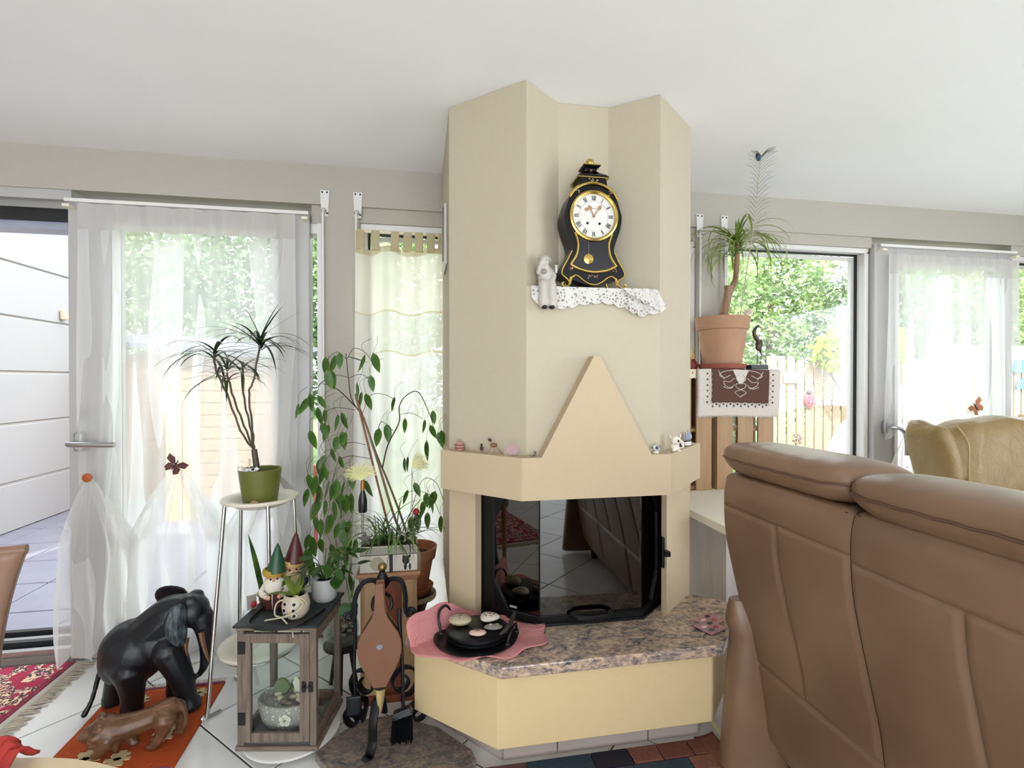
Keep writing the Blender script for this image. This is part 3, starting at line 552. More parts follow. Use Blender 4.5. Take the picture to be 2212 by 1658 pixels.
for x, e in ((2.545, -1), (3.415, 1)):
    q = puff(x, 2.19, .915, .05, .12, .185, .6, .6, fn=lambda p, e=e: V((p.x+e*(.035*max(0, p.z/.18)**2+.02*math.sin(p.z*14)), p.y+.05*p.z, p.z+.012*math.sin(p.y*40)))); mb.add(q.v, q.f)
    puff(x+e*.01, 1.9, .42, .075, .42, .23, .4, .45).build('arm', m_crl, ac, world=True, smooth=True, ang=80)
bc = fuse(mb, 'back_cushion', m_crl, ac, .012, 6)
for x in (2.64, 3.32): MB().tube(bez([(x-.01, 2.15, 1.085), (x, 2.10, 1.0), (x-.004, 2.092, .88), (x+.006, 2.10, .76)], 6), .004, 6).build('gathered_seam', M('B09A6C', .5), bc, world=True)
puff(2.98, 2.0, .60, .42, .2, .13, .4, .5).build('lumbar_cushion', m_crl, ac, world=True, smooth=True, ang=80)
puff(2.98, 1.86, .40, .36, .34, .11, .35, .5).build('seat_cushion', m_crl, ac, world=True, smooth=True, ang=80)
MB().box(2.58, 3.38, 1.56, 2.28, .06, .32).build('chair_base', m_crl, ac, world=True, bevel=.03, seg=3)
for x in (2.64, 3.32):
    for y in (1.62, 2.22): MB().lathe([(.02, 0), (.026, .07)], 12, tr(x, y, 0)).build('foot', m_black, ac, world=True)
ac.location.x += .09
# ------------------------------------------------------------------ white topped bench, crates
bn = thing('low_bench', 'white topped low cabinet with grey sides beside the hearth', 'cabinet', (1.75, 2.2, 0))
MB().box(1.19, 1.98, 1.79, 2.655, .70, .735).build('bench_top', M('E6E1D6', .6, var=.03, scale=80), bn, world=True, bevel=.004)
k = N('grey_grain'); nz = k.noise(k.co((1, 1, .15)), 30, 5, .6); k.set(c=k.ramp(nz.outputs[0], [(.3, 'C9C2C0'), (.7, 'D8D2D0')]), r=.6); MB().box(1.33, 1.94, 2.02, 2.65, .0, .70).build('bench_body', k.m, bn, world=True)
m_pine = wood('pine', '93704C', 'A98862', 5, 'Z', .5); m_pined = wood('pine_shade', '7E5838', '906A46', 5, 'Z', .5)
def crate(lbl, x, y, rz, w_, d_, h_):
    t = thing('wooden_crate', lbl, 'crate', (x, y, .735), rz, 'pine crates under the lace runner'); n_ = 3; sw = (w_-.028*(n_-1))/n_
    for e, (yy) in ((0, 0), (1, d_-.012)):
        for i in range(n_): MB().box(i*(sw+.028), i*(sw+.028)+sw, yy, yy+.012, 0, h_).build('slat', m_pine, t, bevel=.002, seg=1)
    sd = (d_-.024-.028*2)/3
    for xx in (0, w_-.012):
        for i in range(3): MB().box(xx, xx+.012, .012+i*(sd+.028), .012+i*(sd+.028)+sd, 0, h_).build('slat', m_pine, t, bevel=.002, seg=1)
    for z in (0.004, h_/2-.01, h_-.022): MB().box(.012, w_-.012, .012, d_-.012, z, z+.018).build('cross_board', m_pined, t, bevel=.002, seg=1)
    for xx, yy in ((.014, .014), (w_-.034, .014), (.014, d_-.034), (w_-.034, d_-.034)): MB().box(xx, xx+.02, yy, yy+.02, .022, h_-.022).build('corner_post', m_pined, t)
    return t
crate('pine slatted crate standing on end under the big terracotta pot', 1.545, 2.43, 0, .335, .20, .635)
crate('pine slatted crate tucked between the column and the other crate', 1.19, 2.432, 0, .325, .20, .635)
# ------------------------------------------------------------------ rugs
def rugmat(name, base, cols, scale, dens=.5):
    k = N(name); v = k.co(); vo = k.n('TexVoronoi', {'Vector': v, 'Scale': scale}); n1 = k.noise(v, scale*.6, 3); n2 = k.noise(v, scale*2.2, 2)
    c1 = k.ramp(n2.outputs[0], [(0, cols[0]), (.42, cols[0]), (.46, cols[1]), (.54, cols[1]), (.58, cols[2]), (1, cols[2])], 'CONSTANT')
    f = k.math('GREATER_THAN', n1.outputs[0], dens); k.set(c=k.mix(f, base, c1), r=.95).bump(k.noise(v, 300, 2).outputs[0], .4, .004); return k
rr = thing('oriental_rug', 'red oriental rug with cream flowers and fringe by the open door', 'rug', (-2.4, 1.7, 0))
kk = rugmat('red_rug', '9A2340', ['DDBE9E', '3A2A2C', 'C9868C'], 26, .46)
MB().box(-3.25, -1.60, .7, 2.66, 0, .010).build('pile', kk.m, rr, world=True)
MB().box(-1.60, -1.575, .7, 2.66, 0, .009).build('border_stripe', M('7E1F36', .9, var=.2), rr, world=True); MB().box(-1.575, -1.55, .7, 2.66, 0, .007).build('woven_edge', M('B7B0A4', .9), rr, world=True)
mb = MB(); rnd = random.Random(2); y = .71
while y < 2.655:
    L = rnd.uniform(.045, .075); a = rnd.uniform(-.4, .4); mb.tube([(-1.552, y, .005), (-1.552+L*.5, y+a*L*.3+rnd.uniform(-.004, .004), .006), (-1.552+L, y+a*L, .003)], [.0025, .003, .0015], 5); y += .0052
tag(mb.build('fringe', M('B9AE9C', .9, var=.15), rr, world=True), kind='stuff')
ki = thing('kilim_mat', 'orange woven kilim mat with cream motifs under the carved animals', 'rug', (-1.05, 2.12, 0))
kk = rugmat('orange_kilim', 'B44A14', ['C24F16', 'B04A18', 'A84010'], 40, .55)
MB().grid(lambda u, v: (-1.265+.43*u+.012*(1-v), 1.872+.497*v, .004+.0025*math.sin(u*9+v*7)*math.sin(v*5)), 20, 24).build('field', kk.m, ki, world=True, solid=.004, smooth=True)
for y0 in (1.868, 2.362): MB().box(-1.26, -.838, y0, y0+.012, .002, .0095).build('end_band', M('8C4A68', .9), ki, world=True)
m_kc = M('CDB68C', .9, var=.1); m_kd = M('4A2C20', .9, var=.1)
def motif(x, y, s, mt, steps):
    mb = MB()
    for i, w_ in enumerate(steps): mb.box(x-w_*s, x+w_*s, y+(i-len(steps)/2)*.012*s, y+(i-len(steps)/2+1)*.012*s, .004, .0102)
    mb.build('woven_motif', mt, ki, world=True)
for x, y, s in ((-1.14, 1.965, 1.2), (-1.03, 1.945, 1.0), (-.93, 2.06, 1.1), (-1.09, 2.10, 1.0), (-.955, 2.22, 1.2), (-1.13, 2.28, 1.0), (-.91, 2.30, .8)):
    motif(x, y, s, m_kc, [.012, .03, .022, .04, .022, .03, .012]); motif(x, y, s*.42, m_kd, [.02, .035, .02])
mb = MB(); rnd = random.Random(5)
for i in range(90): x = -1.255+i*.0046; mb.tube([(x, 2.372, .005), (x+rnd.uniform(-.006, .006), 2.41, .003)], .0012, 4)
tag(mb.build('fringe', M('C9BFAE', .9), ki, world=True), kind='stuff')
pr = thing('patchwork_rug', 'patchwork rug of brown and teal pieces before the hearth', 'rug', (.62, 1.35, 0))
MB().box(.17, 1.0, .75, 1.685, .0, .006).build('backing', M('B9A27C', .95), pr, world=True)
pc = ['7C4A3C', '8A5646', '2A3C48', '27222C', '9A6850', '5E3A38', '74504A', '344650', '6A3A34']; rnd = random.Random(8); y = .755
while y < 1.67:
    hgt = min(rnd.uniform(.045, .09), 1.682-y); x = .175
    while x < .99:
        w_ = min(rnd.uniform(.10, .26), .997-x); MB().box(x+.0015, x+w_-.0015, y+.0015, y+hgt-.0015, .004, .015).build('patch', M(rnd.choice(pc), .95, var=.25, scale=90), pr, world=True, bevel=.003, seg=1); x += w_
    y += hgt
mb = MB()                                        # corner curled up against the sofa
mb.grid(lambda u, v: (.985+.075*u, 1.50+.19*v, .006+.022*u*u*v+.012*math.sin(v*5)*u), 8, 14); mb.build('curled_edge', M('8A5646', .95, var=.2, scale=90), pr, world=True, solid=.01, smooth=True)
MB().tube(bez([(1.06, 1.69, .055), (1.063, 1.62, .035), (1.06, 1.55, .022), (1.065, 1.50, .01)], 5), .009, 6).build('wool_edge', M('D9C9A4', .95), pr, world=True)
# ------------------------------------------------------------------ dining chair and round table in the near corner
m_tan = M('8E6C58', .45, var=.1, scale=12, bump=.1)
dc = thing('dining_chair', 'tan leather dining chair beside the open terrace door', 'chair', (-1.38, 1.45, 0))
def cb(u, v): z = .44+.385*v; x = -1.56+.37*u+.065*(2*u-1)*max(0, v)**2.2; return (x, 1.64+.05*v+.03*(2*u-1)**2-.03*v*v, z)
MB().grid(cb, 16, 16).build('backrest', m_tan, dc, world=True, smooth=True, solid=.03)
MB().tube([cb(i/16, 1.0) for i in range(17)], .015, 8).build('top_roll', m_tan, dc, world=True, smooth=True)
MB().box(-1.57, -1.19, 1.24, 1.65, .40, .47).build('seat', m_tan, dc, world=True, bevel=.02, seg=3)
for x in (-1.55, -1.22):
    for y in (1.27, 1.61): MB().tube([(x, y, .42), (x+(.01 if x > -1.4 else -.01), y, .012)], [.02, .014], 8).build('leg', wood('beech', '8A5A38', 'A87850'), dc, world=True)
rt = thing('round_table', 'round cream topped table in the near corner', 'table', (-.65, .45, 0))
MB().lathe([(0, 0), (.43, 0), (.448, .006), (.448, .022), (.44, .03), (0, .03)], 64, tr(0, 0, .71)).build('table_top', M('D6C29C', .4, var=.05, scale=6), rt, smooth=True)
MB().lathe([(.05, .02), (.045, .4), (.06, .70), (.12, .71)], 20).build('pedestal', wood('beech2', '8A5A38', 'A87850'), rt, smooth=True); MB().lathe([(.26, 0), (.26, .015), (.06, .035), (0, .035)], 32).build('foot_plate', m_black, rt, smooth=True)
def scarf(name, lbl, c, pts, w_, seed):
    rnd = random.Random(seed); p = bez(pts, 8)
    o = MB(); o.grid(lambda u, v: tuple(p[min(len(p)-1, int(u*(len(p)-1)))]+V((w_*(v-.5)*.35, w_*(v-.5), .012*math.sin(v*9+u*7+seed)+.008*math.sin(u*31)))), 40, 10)
    tag(o.build(name, M(c, .85, var=.3, scale=25), smooth=True, solid=.004), lbl, 'scarf')
scarf('folded_scarf', 'crumpled red scarf lying on the round table', 'B83A34', [(-.86, .70, .765), (-.75, .79, .768), (-.655, .835, .772), (-.585, .845, .764)], .075, 1)
scarf('folded_scarf', 'crumpled yellow scarf lying on the round table', 'C29A3A', [(-.80, .66, .765), (-.71, .73, .766), (-.64, .775, .768), (-.60, .785, .762)], .05, 4)
# ------------------------------------------------------------------ carved elephant
k = N('ebony'); v = k.co(); a = k.noise(v, 7, 5, .6); b = k.noise(k.co((6, 6, 1)), 40, 3); k.set(c=k.ramp(a.outputs[0], [(.35, '0A0C12'), (.6, '12161E'), (.8, '2C3844')]), r=.36).bump(b.outputs[0], .25, .003); m_ebony = k.m
el = thing('carved_elephant', 'black carved wooden elephant with brown tusks on the kilim', 'figurine', (-1.05, 2.25, .0))
mb = MB(); Yc = 2.25
mb.ell((-1.125, Yc, .225), .125, .105, .125, 20, 14, mm=rot(0, 20, 0).to_3x3()); mb.ell((-1.06, Yc, .255), .10, .09, .105, 18, 12); mb.ell((-1.175, Yc, .20), .075, .085, .10, 16, 10)
limb(mb, [(-1.10, Yc, .26), (-1.03, Yc, .325), (-.985, Yc-.003, .36), (-.93, Yc-.01, .378)], [.09, .085, .078, .064])
mb.ell((-.905, Yc-.012, .372), .058, .062, .066, 18, 12); mb.ell((-.912, Yc-.035, .425), .03, .022, .02, 10, 8); mb.ell((-.905, Yc+.012, .428), .03, .022, .02, 10, 8)
limb(mb, [(-.875, Yc-.015, .345), (-.862, Yc-.018, .285), (-.858, Yc-.02, .22), (-.864, Yc-.022, .15), (-.884, Yc-.022, .112)], [.045, .034, .024, .017, .010])
limb(mb, [(-.985, Yc-.045, .235), (-.935, Yc-.05, .12), (-.915, Yc-.052, .03)], [.062, .044, .038]); mb.lathe([(0, .003), (.042, .003), (.044, .014), (.036, .04), (0, .04)], 16, tr(-.906, Yc-.052, 0))
limb(mb, [(-1.01, Yc+.05, .2), (-1.00, Yc+.055, .1), (-1.0, Yc+.055, .025)], [.055, .04, .036]); mb.lathe([(0, .003), (.038, .003), (.038, .03), (0, .03)], 14, tr(-1.0, Yc+.055, 0))
limb(mb, [(-1.12, Yc-.05, .17), (-1.11, Yc-.052, .09), (-1.11, Yc-.055, .025)], [.062, .044, .038]); mb.lathe([(0, .003), (.04, .003), (.04, .03), (0, .03)], 14, tr(-1.11, Yc-.055, 0))
limb(mb, [(-1.19, Yc+.035, .18), (-1.21, Yc+.035, .1), (-1.225, Yc+.035, .025)], [.06, .042, .036]); mb.lathe([(0, .003), (.038, .003), (.038, .03), (0, .03)], 14, tr(-1.225, Yc+.035, 0))
limb(mb, [(-1.225, Yc-.01, .215), (-1.25, Yc-.015, .13), (-1.262, Yc-.03, .06), (-1.28, Yc-.045, .012)], [.014, .010, .009, .012])
fuse(mb, 'body', m_ebony, el, .006, 3)
k = N('ebony_grey'); a = k.noise(k.co((3, 3, 1)), 30, 4); k.set(c=k.ramp(a.outputs[0], [(.4, '14161A'), (.62, '4E5A60'), (.8, '7C8A90')]), r=.4); m_ebg = k.m
def ear(pts, cx, mt):
    c_ = sum((V(p) for p in pts), V((0, 0, 0)))/len(pts)+V(cx); n_ = len(pts); m2 = MB(); mid = [V(p).lerp(c_, .5)+V(cx)*.5 for p in pts]
    m2.v = [tuple(V(p)) for p in pts]+[tuple(p) for p in mid]+[tuple(c_)]; m2.f = [(i, (i+1) % n_, n_+(i+1) % n_, n_+i) for i in range(n_)]+[(n_+i, n_+(i+1) % n_, 2*n_) for i in range(n_)]
    m2.build('ear', mt, el, world=True, smooth=True, solid=.010, sub=1)
ear([(-.905, 2.18, .432), (-.945, 2.165, .435), (-.972, 2.15, .41), (-.977, 2.14, .36), (-.965, 2.14, .31), (-.94, 2.15, .27), (-.912, 2.16, .258), (-.9, 2.175, .29), (-.905, 2.185, .36)], (0, -.012, 0), m_ebg)
ear([(-.935, 2.285, .44), (-.99, 2.30, .456), (-1.05, 2.315, .456), (-1.092, 2.33, .432), (-1.098, 2.335, .395), (-1.072, 2.33, .365), (-1.01, 2.30, .35), (-.95, 2.285, .36)], (0, .01, 0), m_ebony)
for p in ([(-.862, 2.195, .302), (-.848, 2.185, .25), (-.832, 2.178, .205), (-.822, 2.176, .178)], [(-.918, 2.20, .28), (-.915, 2.19, .25), (-.908, 2.185, .215)]): MB().tube(bez(p, 4), [.012-.010*i/(len(bez(p, 4))-1) for i in range(len(bez(p, 4)))], 8).build('tusk', M('6E4A30', .4), el, world=True, smooth=True)
for x, y in ((-.862, 2.208), ): MB().ell((x, y, .378), .007, .006, .006, 8, 6).build('eye', M('050506', .15), el, world=True, smooth=True)
el.location.z = .0095
# ------------------------------------------------------------------ carved lion
k = N('lion_wood'); a = k.noise(k.co((1, 3, 3)), 14, 5, .6, 1.2); k.set(c=k.ramp(a.outputs[0], [(.3, '4E3322'), (.55, '6E4B32'), (.75, '8A6648')]), r=.35); m_lion = k.m
ln = thing('carved_lion', 'brown carved wooden lion crouching on the kilim', 'figurine', (-1.0, 2.0, .0)); mb = MB(); Yl = 1.99
limb(mb, [(-1.09, Yl, .082), (-1.03, Yl, .082), (-.96, Yl+.01, .095), (-.895, Yl+.02, .115)], [.046, .042, .038, .04])
mb.ell((-1.085, Yl, .078), .055, .05, .052, 16, 10); mb.ell((-1.135, Yl-.004, .072), .03, .028, .03, 12, 8); mb.ell((-1.158, Yl-.005, .066), .016, .018, .013, 10, 6); mb.ell((-1.15, Yl-.004, .050), .013, .015, .008, 8, 6)
for i in range(10): a = i*.63; mb.ell((-1.10+.012*math.sin(i*5), Yl+.045*math.cos(a), .078+.045*math.sin(a)), .018, .012, .014, 8, 6)
for dy in (-.02, .022): mb.ell((-1.118, Yl+dy*1.1, .106), .008, .008, .009, 8, 6)
limb(mb, [(-1.065, Yl-.03, .06), (-1.085, Yl-.035, .03), (-1.095, Yl-.035, .016)], [.026, .02, .015]); limb(mb, [(-1.05, Yl+.03, .06), (-1.02, Yl+.02, .03), (-1.015, Yl+.015, .016)], [.026, .02, .015])
limb(mb, [(-1.06, Yl-.01, .045), (-1.05, Yl-.015, .02)], [.03, .014]); limb(mb, [(-.895, Yl-.01, .10), (-.905, Yl-.015, .055), (-.925, Yl-.02, .018)], [.036, .022, .016]); limb(mb, [(-.885, Yl+.045, .10), (-.868, Yl+.05, .06), (-.87, Yl+.05, .018)], [.034, .022, .016])
for x, y in ((-1.10, Yl-.036), (-1.008, Yl+.012), (-.935, Yl-.021), (-.88, Yl+.05)): mb.ell((x, y, .014), .02, .013, .011, 10, 6)
limb(mb, [(-.868, Yl+.02, .135), (-.848, Yl+.02, .11), (-.842, Yl+.02, .075), (-.85, Yl+.025, .05)], [.010, .008, .007, .011]); fuse(mb, 'body', m_lion, ln, .0045, 2); ln.location.z = .0095
for dy in (-.016, .014): MB().ell((-1.157, Yl+dy, .082), .004, .004, .003, 8, 6).build('eye', M('1A0F0A', .3), ln, world=True)
# ------------------------------------------------------------------ chrome plant stand with two dishes
ps_ = thing('plant_stand', 'chrome legged plant stand with two cream dishes', 'plant stand', (-.66, 2.27, 0))
dish = [(0, .0), (.085, .0), (.10, .006), (.112, .022), (.138, .030), (.147, .027), (.149, .033), (.146, .039), (.132, .040), (.108, .032), (.095, .016), (.08, .010), (0, .010)]
m_dish = M('DDD6C6', .45, var=.03)
for x, y, z, s in ((-.66, 2.27, .79, 1.0), (-.665, 2.275, .175, 1.08)): MB().lathe([(r*s, h) for r, h in dish], 48, tr(x, y, z)).build('dish', m_dish, ps_, world=True, smooth=True)
for tx, ty, bx, by in ((-.775, 2.20, -.816, 2.13), (-.765, 2.36, -.789, 2.392), (-.55, 2.355, -.51, 2.338), (-.60, 2.155, -.575, 2.12)):
    d = V((bx+.665, by-2.27, 0)).normalized()
    MB().tube(bez([(tx, ty, .815), ((tx+bx)/2, (ty+by)/2, .42), (bx, by, .03), (bx+d.x*.006-.01, by+d.y*.006, .010), (bx-d.x*.05, by-d.y*.05+.0, .008)], 6), .0075, 10).build('leg', m_chrome, ps_, world=True, smooth=True)
for z, rr_ in ((.185, .13),):
    MB().tube([(-.665+rr_*1.05*math.cos(i*pi/12), 2.27+rr_*math.sin(i*pi/12), z) for i in range(25)], .004, 6).build('support_ring', m_chrome, ps_, world=True, smooth=True)
# ------------------------------------------------------------------ dracaena in a green pot
gp = thing('dracaena_plant', 'spiky dracaena in olive green pot on the tall stand', 'plant', (-.662, 2.27, .802))
MB().lathe([(0, 0), (.062, 0), (.066, .004), (.083, .138), (.084, .143), (.078, .143), (.074, .12), (0, .12)], 40).build('pot', M('64682C', .4, var=.04), gp, smooth=True, ang=30)
MB().lathe([(0, .0), (.074, 0), (0, .008)], 24, tr(0, 0, .124)).build('soil', M('2A1E18', .95, var=.3), gp)
MB().lathe([(.018, -.002), (.018, .002), (0, .002)], 20, tr(-.004, -.0655, .006) @ rot(96)).build('pot_label', M('C9A27A', .5), gp)
D0 = [(-.673, 2.27, .93), (-.685, 2.27, 1.026)]
D = [[(-.685, 2.27, 1.02), (-.722, 2.225, 1.109), (-.774, 2.225, 1.26), (-.815, 2.225, 1.36), (-.824, 2.235, 1.441)], [(-.685, 2.27, 1.02), (-.718, 2.255, 1.125), (-.758, 2.255, 1.24), (-.784, 2.255, 1.346)], [(-.685, 2.27, 1.02), (-.705, 2.285, 1.122), (-.728, 2.285, 1.239), (-.732, 2.285, 1.375)], [(-.685, 2.27, 1.02), (-.704, 2.315, 1.10), (-.718, 2.315, 1.258), (-.699, 2.315, 1.317), (-.672, 2.315, 1.482)]]
m_dst = wood('dracaena_stem', '3A2F22', '5E5040', 10)
MB().tube(bez(D0, 4), [.013, .0125, .012, .0115, .011], 10).build('trunk', m_dst, gp, world=True, smooth=True)
for p in D: q = bez(p, 5); MB().tube([x+V((.002*math.sin(i*2.1), 0, 0)) for i, x in enumerate(q)], .0042, 7).build('stem', m_dst, gp, world=True, smooth=True)
m_dl = leafmat('dracaena_leaf', '17220F', '2E4218', .15, 20, .35); rnd = random.Random(12)
def blade(par, mt, base, az, el0, L, wd, droop, nm='leaf', seg=9, world=True, ymax=99, xmax=99):
    d = V((math.cos(az), math.sin(az), 0)); pts = []; wv = []; p = V(base); a = el0
    for i in range(seg+1):
        t = i/seg; pts.append(p.copy()); wv.append(wd*(math.sin(pi*min(1, .25+t*.85))**.7 if t < 1 else .02)); p = p+(d*math.cos(a)+V((0, 0, math.sin(a))))*(L/seg); p.y = min(p.y, ymax); p.x = min(p.x, xmax); a -= droop/seg*(.6+.8*t)
    sd = V((-d.y, d.x, 0)); o = MB().ribbon(pts, [max(.0003, x) for x in wv], sd, .25).build(nm, mt, par, world=world, smooth=True, fix=False); return o
for r, n_, L0 in (((-.824, 2.235, 1.441), 24, .26), ((-.784, 2.255, 1.35), 15, .23), ((-.732, 2.285, 1.378), 15, .22), ((-.672, 2.315, 1.482), 28, .27)):
    for i in range(n_):
        e = rnd.uniform(-.1, .75); blade(gp, m_dl, V(r)+V((0, 0, rnd.uniform(-.04, .015))), i*2.4+rnd.uniform(-.3, .3), e, L0*rnd.uniform(.7, 1.1), .0058, rnd.uniform(.9, 1.9))
for az, e, L in ((.25, .75, .24), (.9, 1.15, .22), (3.0, 1.2, .17), (2.6, .45, .22), (5.8, .95, .2)): blade(gp, m_dl, (-.672, 2.315, 1.495), az, e, L, .0048, .35)
for i, (x, c) in enumerate(((-.045, 'E6E2DC'), (-.012, 'E9E6E0'))):
    t = thing('dog_figurine', ['white ceramic dog figurine lying in the green pot', 'black eared ceramic dog figurine lying in the green pot'][i], 'figurine', (-.662+x, 2.225, .936)); mb = MB(); mb.ell((0, 0, .010), .018, .012, .010, 12, 8); mb.ell((-.016+.03*i, -.004, .016), .010, .010, .009, 12, 8)
    fuse(mb, 'body', M(c, .3), t, .002, 2, world=False)
    for s_ in (-1, 1): MB().ell((-.016+.03*i+s_*.006, -.006, .024), .004, .004, .006, 8, 6).build('ear', M('17171A' if i else 'C9BDB0', .4), t)
    MB().ell((.0, -.007, .014), .008, .006, .006, 8, 6).build('patch', M('1A1A1C' if i else 'B8ACA0', .4), t)
tag(MB().lathe([(0, 0), (.003, 0), (.003, .05), (.004, .052), (.004, .062), (0, .064)], 10, tr(-.693, 2.235, .93)).build('watering_gauge', M('D8C8B8', .2), smooth=True), 'clear watering gauge stuck in the green pot', 'gauge')
# ------------------------------------------------------------------ granite offcut and fire irons
gs = MB().prism([(-.36, 1.826), (-.31, 1.898), (-.215, 1.975), (-.103, 1.985), (.06, 1.885), (.175, 1.745), (.185, 1.70), (.05, 1.585), (-.14, 1.565), (-.25, 1.69), (-.31, 1.75)], 0.001, .03).build('granite_offcut', m_gran2, bevel=.004); tag(gs, 'rough brown granite offcut on the tiles under the fire irons', 'stone slab')
ft = thing('fire_iron_stand', 'black wrought iron stand with scroll feet and brass ball', 'fire irons', (-.135, 1.855, .03)); cx, cy = -.135, 1.855
m_wi = M('14151A', .36, .5, .15, 60)
MB().tube([(cx, cy, .17), (cx, cy, .60)], .009, 8).build('pole', m_wi, ft, world=True, smooth=True)
MB().lathe([(.011, .585), (.02, .60), (.02, .612), (.012, .625), (.01, .632)], 14, tr(cx, cy, 0)).build('collar', m_wi, ft, world=True, smooth=True); MB().ell((cx, cy, .648), .016, nu=16, nv=10).build('ball', M('8E784C', .3, .9), ft, world=True, smooth=True)
def spiral(c, r0, turns, a0, ax, n=26):          # flat spiral in the vertical plane holding direction ax
    return [V(c)+V((ax[0], ax[1], 0))*(r0*(1-.72*i/n)*math.cos(a0+turns*2*pi*i/n))+V((0, 0, r0*(1-.72*i/n)*math.sin(a0+turns*2*pi*i/n))) for i in range(n+1)]
for fx, fy in ((-.181, 1.735), (-.245, 1.915), (-.01, 1.905)):
    ax = V((fx-cx, fy-cy, 0)); L = ax.length; ax.normalize(); out = V((cx, cy, 0))+ax*L
    if fy < 1.8:                                 # front leg: a plain arched bar with a flicked toe
        c0 = V((cx, cy, 0)); MB().tube(bez([c0+V((0, 0, .12))-ax*.01, c0+V((0, 0, .185))+ax*.012, c0+V((0, 0, .195))+ax*.045, c0+V((0, 0, .14))+ax*.075, c0+V((0, 0, .07))+ax*.08, c0+V((0, 0, .045))+ax*.105, c0+V((0, 0, .05))+ax*.13], 6), .0105, 6, flat=(1.6, .7), up=(-ax.y, ax.x, 0)).build('scroll_leg', m_wi, ft, world=True, smooth=True, ang=50); continue
    low = spiral(out+V((0, 0, .078))-ax*.0, .046, -1.25, pi, ax)           # foot scroll
    top = spiral(V((cx, cy, .215))+ax*.075, .062, 1.3, -pi/2+.5, ax)
    path_ = list(reversed(top))+bez([top[0], V((cx, cy, .15))+ax*(L*.55), low[0]], 5)[1:-1]+low
    MB().tube(path_, .009, 6, flat=(1.7, .6), up=(-ax.y, ax.x, 0)).build('scroll_leg', m_wi, ft, world=True, smooth=True, ang=50)
for s_, tip in ((-1, .095), (1, .085)):
    d_ = V((.96*s_, -.28, 0)).normalized()
    p = bez([V((cx, cy, .575))+d_*.008, V((cx, cy, .605))+d_*.03, V((cx, cy, .60))+d_*.07, V((cx, cy, .55))+d_*(tip), V((cx, cy, .50))+d_*tip, V((cx, cy, .475))+d_*(tip+.012)], 6); MB().tube(p, .0085, 8).build('arm', m_wi, ft, world=True, smooth=True)
    MB().tube(spiral(V((cx, cy, .49))+d_*(tip+.02), .017, 1.6, 0, d_), .006, 7).build('arm_scroll', m_wi, ft, world=True, smooth=True)
for a_ in (-.5, .6): MB().tube(bez([(cx+.02*a_, cy-.02, .56), (cx+.05*a_, cy-.04, .555), (cx+.06*a_, cy-.045, .53), (cx+.05*a_, cy-.05, .515)], 5), .006, 7).build('hook', m_wi, ft, world=True, smooth=True)
MB().tube([(cx-.001, cy-.012, .60), (cx+.002, cy-.022, .55)], .011, 8).build('leather_loop', m_black, ft, world=True)
bl = thing('bellows', 'brown wooden fire bellows with brass nozzle hanging on the stand', 'bellows', (-.139, 1.795, .40))
half = [(.0135, .215), (.0165, .17), (.019, .13), (.026, .10), (.045, .07), (.062, .045), (.073, .015), (.075, -.015), (.068, -.05), (.052, -.085), (.035, -.115), (.022, -.142)]
poly = [(x, z) for x, z in half]+[(-x, z) for x, z in reversed(half)]
m_bel = M('7A5138', .45, var=.1, scale=14); MB().xz(poly, -.016, -.004).build('front_board', m_bel, bl, bevel=.003); MB().xz(poly, .02, .032).build('rear_board', m_bel, bl, bevel=.003)
MB().xz([(x*.95, z) for x, z in poly if z < .12], -.004, .02).build('leather_gusset', m_black, bl)
MB().lathe([(0, 0), (.010, 0), (.010, .002), (0, .002)], 16, tr(.0, -.016, .0) @ rot(90)).build('air_hole', M('8A8A90', .3, .7), bl)
MB().lathe([(.020, 0), (.020, -.012)], 12, tr(0, .008, -.142)).build('nozzle_band', m_black, bl); MB().lathe([(.019, 0), (.015, -.03), (.008, -.075), (.005, -.085)], 14, tr(0, .008, -.154)).build('nozzle', M('DCC88E', .35, .6), bl, smooth=True)
br = thing('hearth_brush', 'black hearth brush hanging on the right of the fire irons', 'brush', (-.062, 1.80, .10))
MB().tube(bez([(-.012, .018, .41), (-.012, .012, .36), (-.004, .004, .28), (0, 0, .17), (.002, 0, .055)], 5), .0065, 8).build('handle', m_wi, br, smooth=True)
MB().add([(-.034, -.016, .032), (.034, -.016, .048), (.036, .016, .05), (-.034, .016, .034), (-.034, -.014, .055), (.024, -.012, .072), (.026, .014, .072), (-.03, .014, .055)], [(0, 1, 2, 3), (4, 5, 6, 7), (0, 1, 5, 4), (1, 2, 6, 5), (2, 3, 7, 6), (3, 0, 4, 7)]).build('ferrule', M('3A3B3E', .35, .6), br, bevel=.003)
mb = MB(); rnd = random.Random(6)
for i in range(260): x, y = rnd.uniform(-.033, .033), rnd.uniform(-.015, .015); mb.tube([(x, y, .045), (x*1.08+rnd.uniform(-.004, .004)-.004, y*1.2+rnd.uniform(-.003, .003), -.05+rnd.uniform(0, .012))], .0015, 4, cap=False)
tag(mb.build('bristles', M('08080A', .95, spec=.1), br, fix=False), kind='stuff')
pk_ = thing('fire_shovel', 'black iron fire shovel hanging on the left of the fire irons', 'shovel', (-.232, 1.85, .10))
MB().tube(bez([(0, -.01, .40), (.004, 0, .34), (.0, 0, .2), (.003, 0, .1)], 5), .0065, 8).build('handle', m_wi, pk_, smooth=True)
MB().grid(lambda u, v: (-.026+.052*u, -.004-.006*(1-(2*u-1)**2)*(.4+.6*v), .10-.07*v), 10, 8).build('pan', m_wi, pk_, smooth=True, solid=.003)
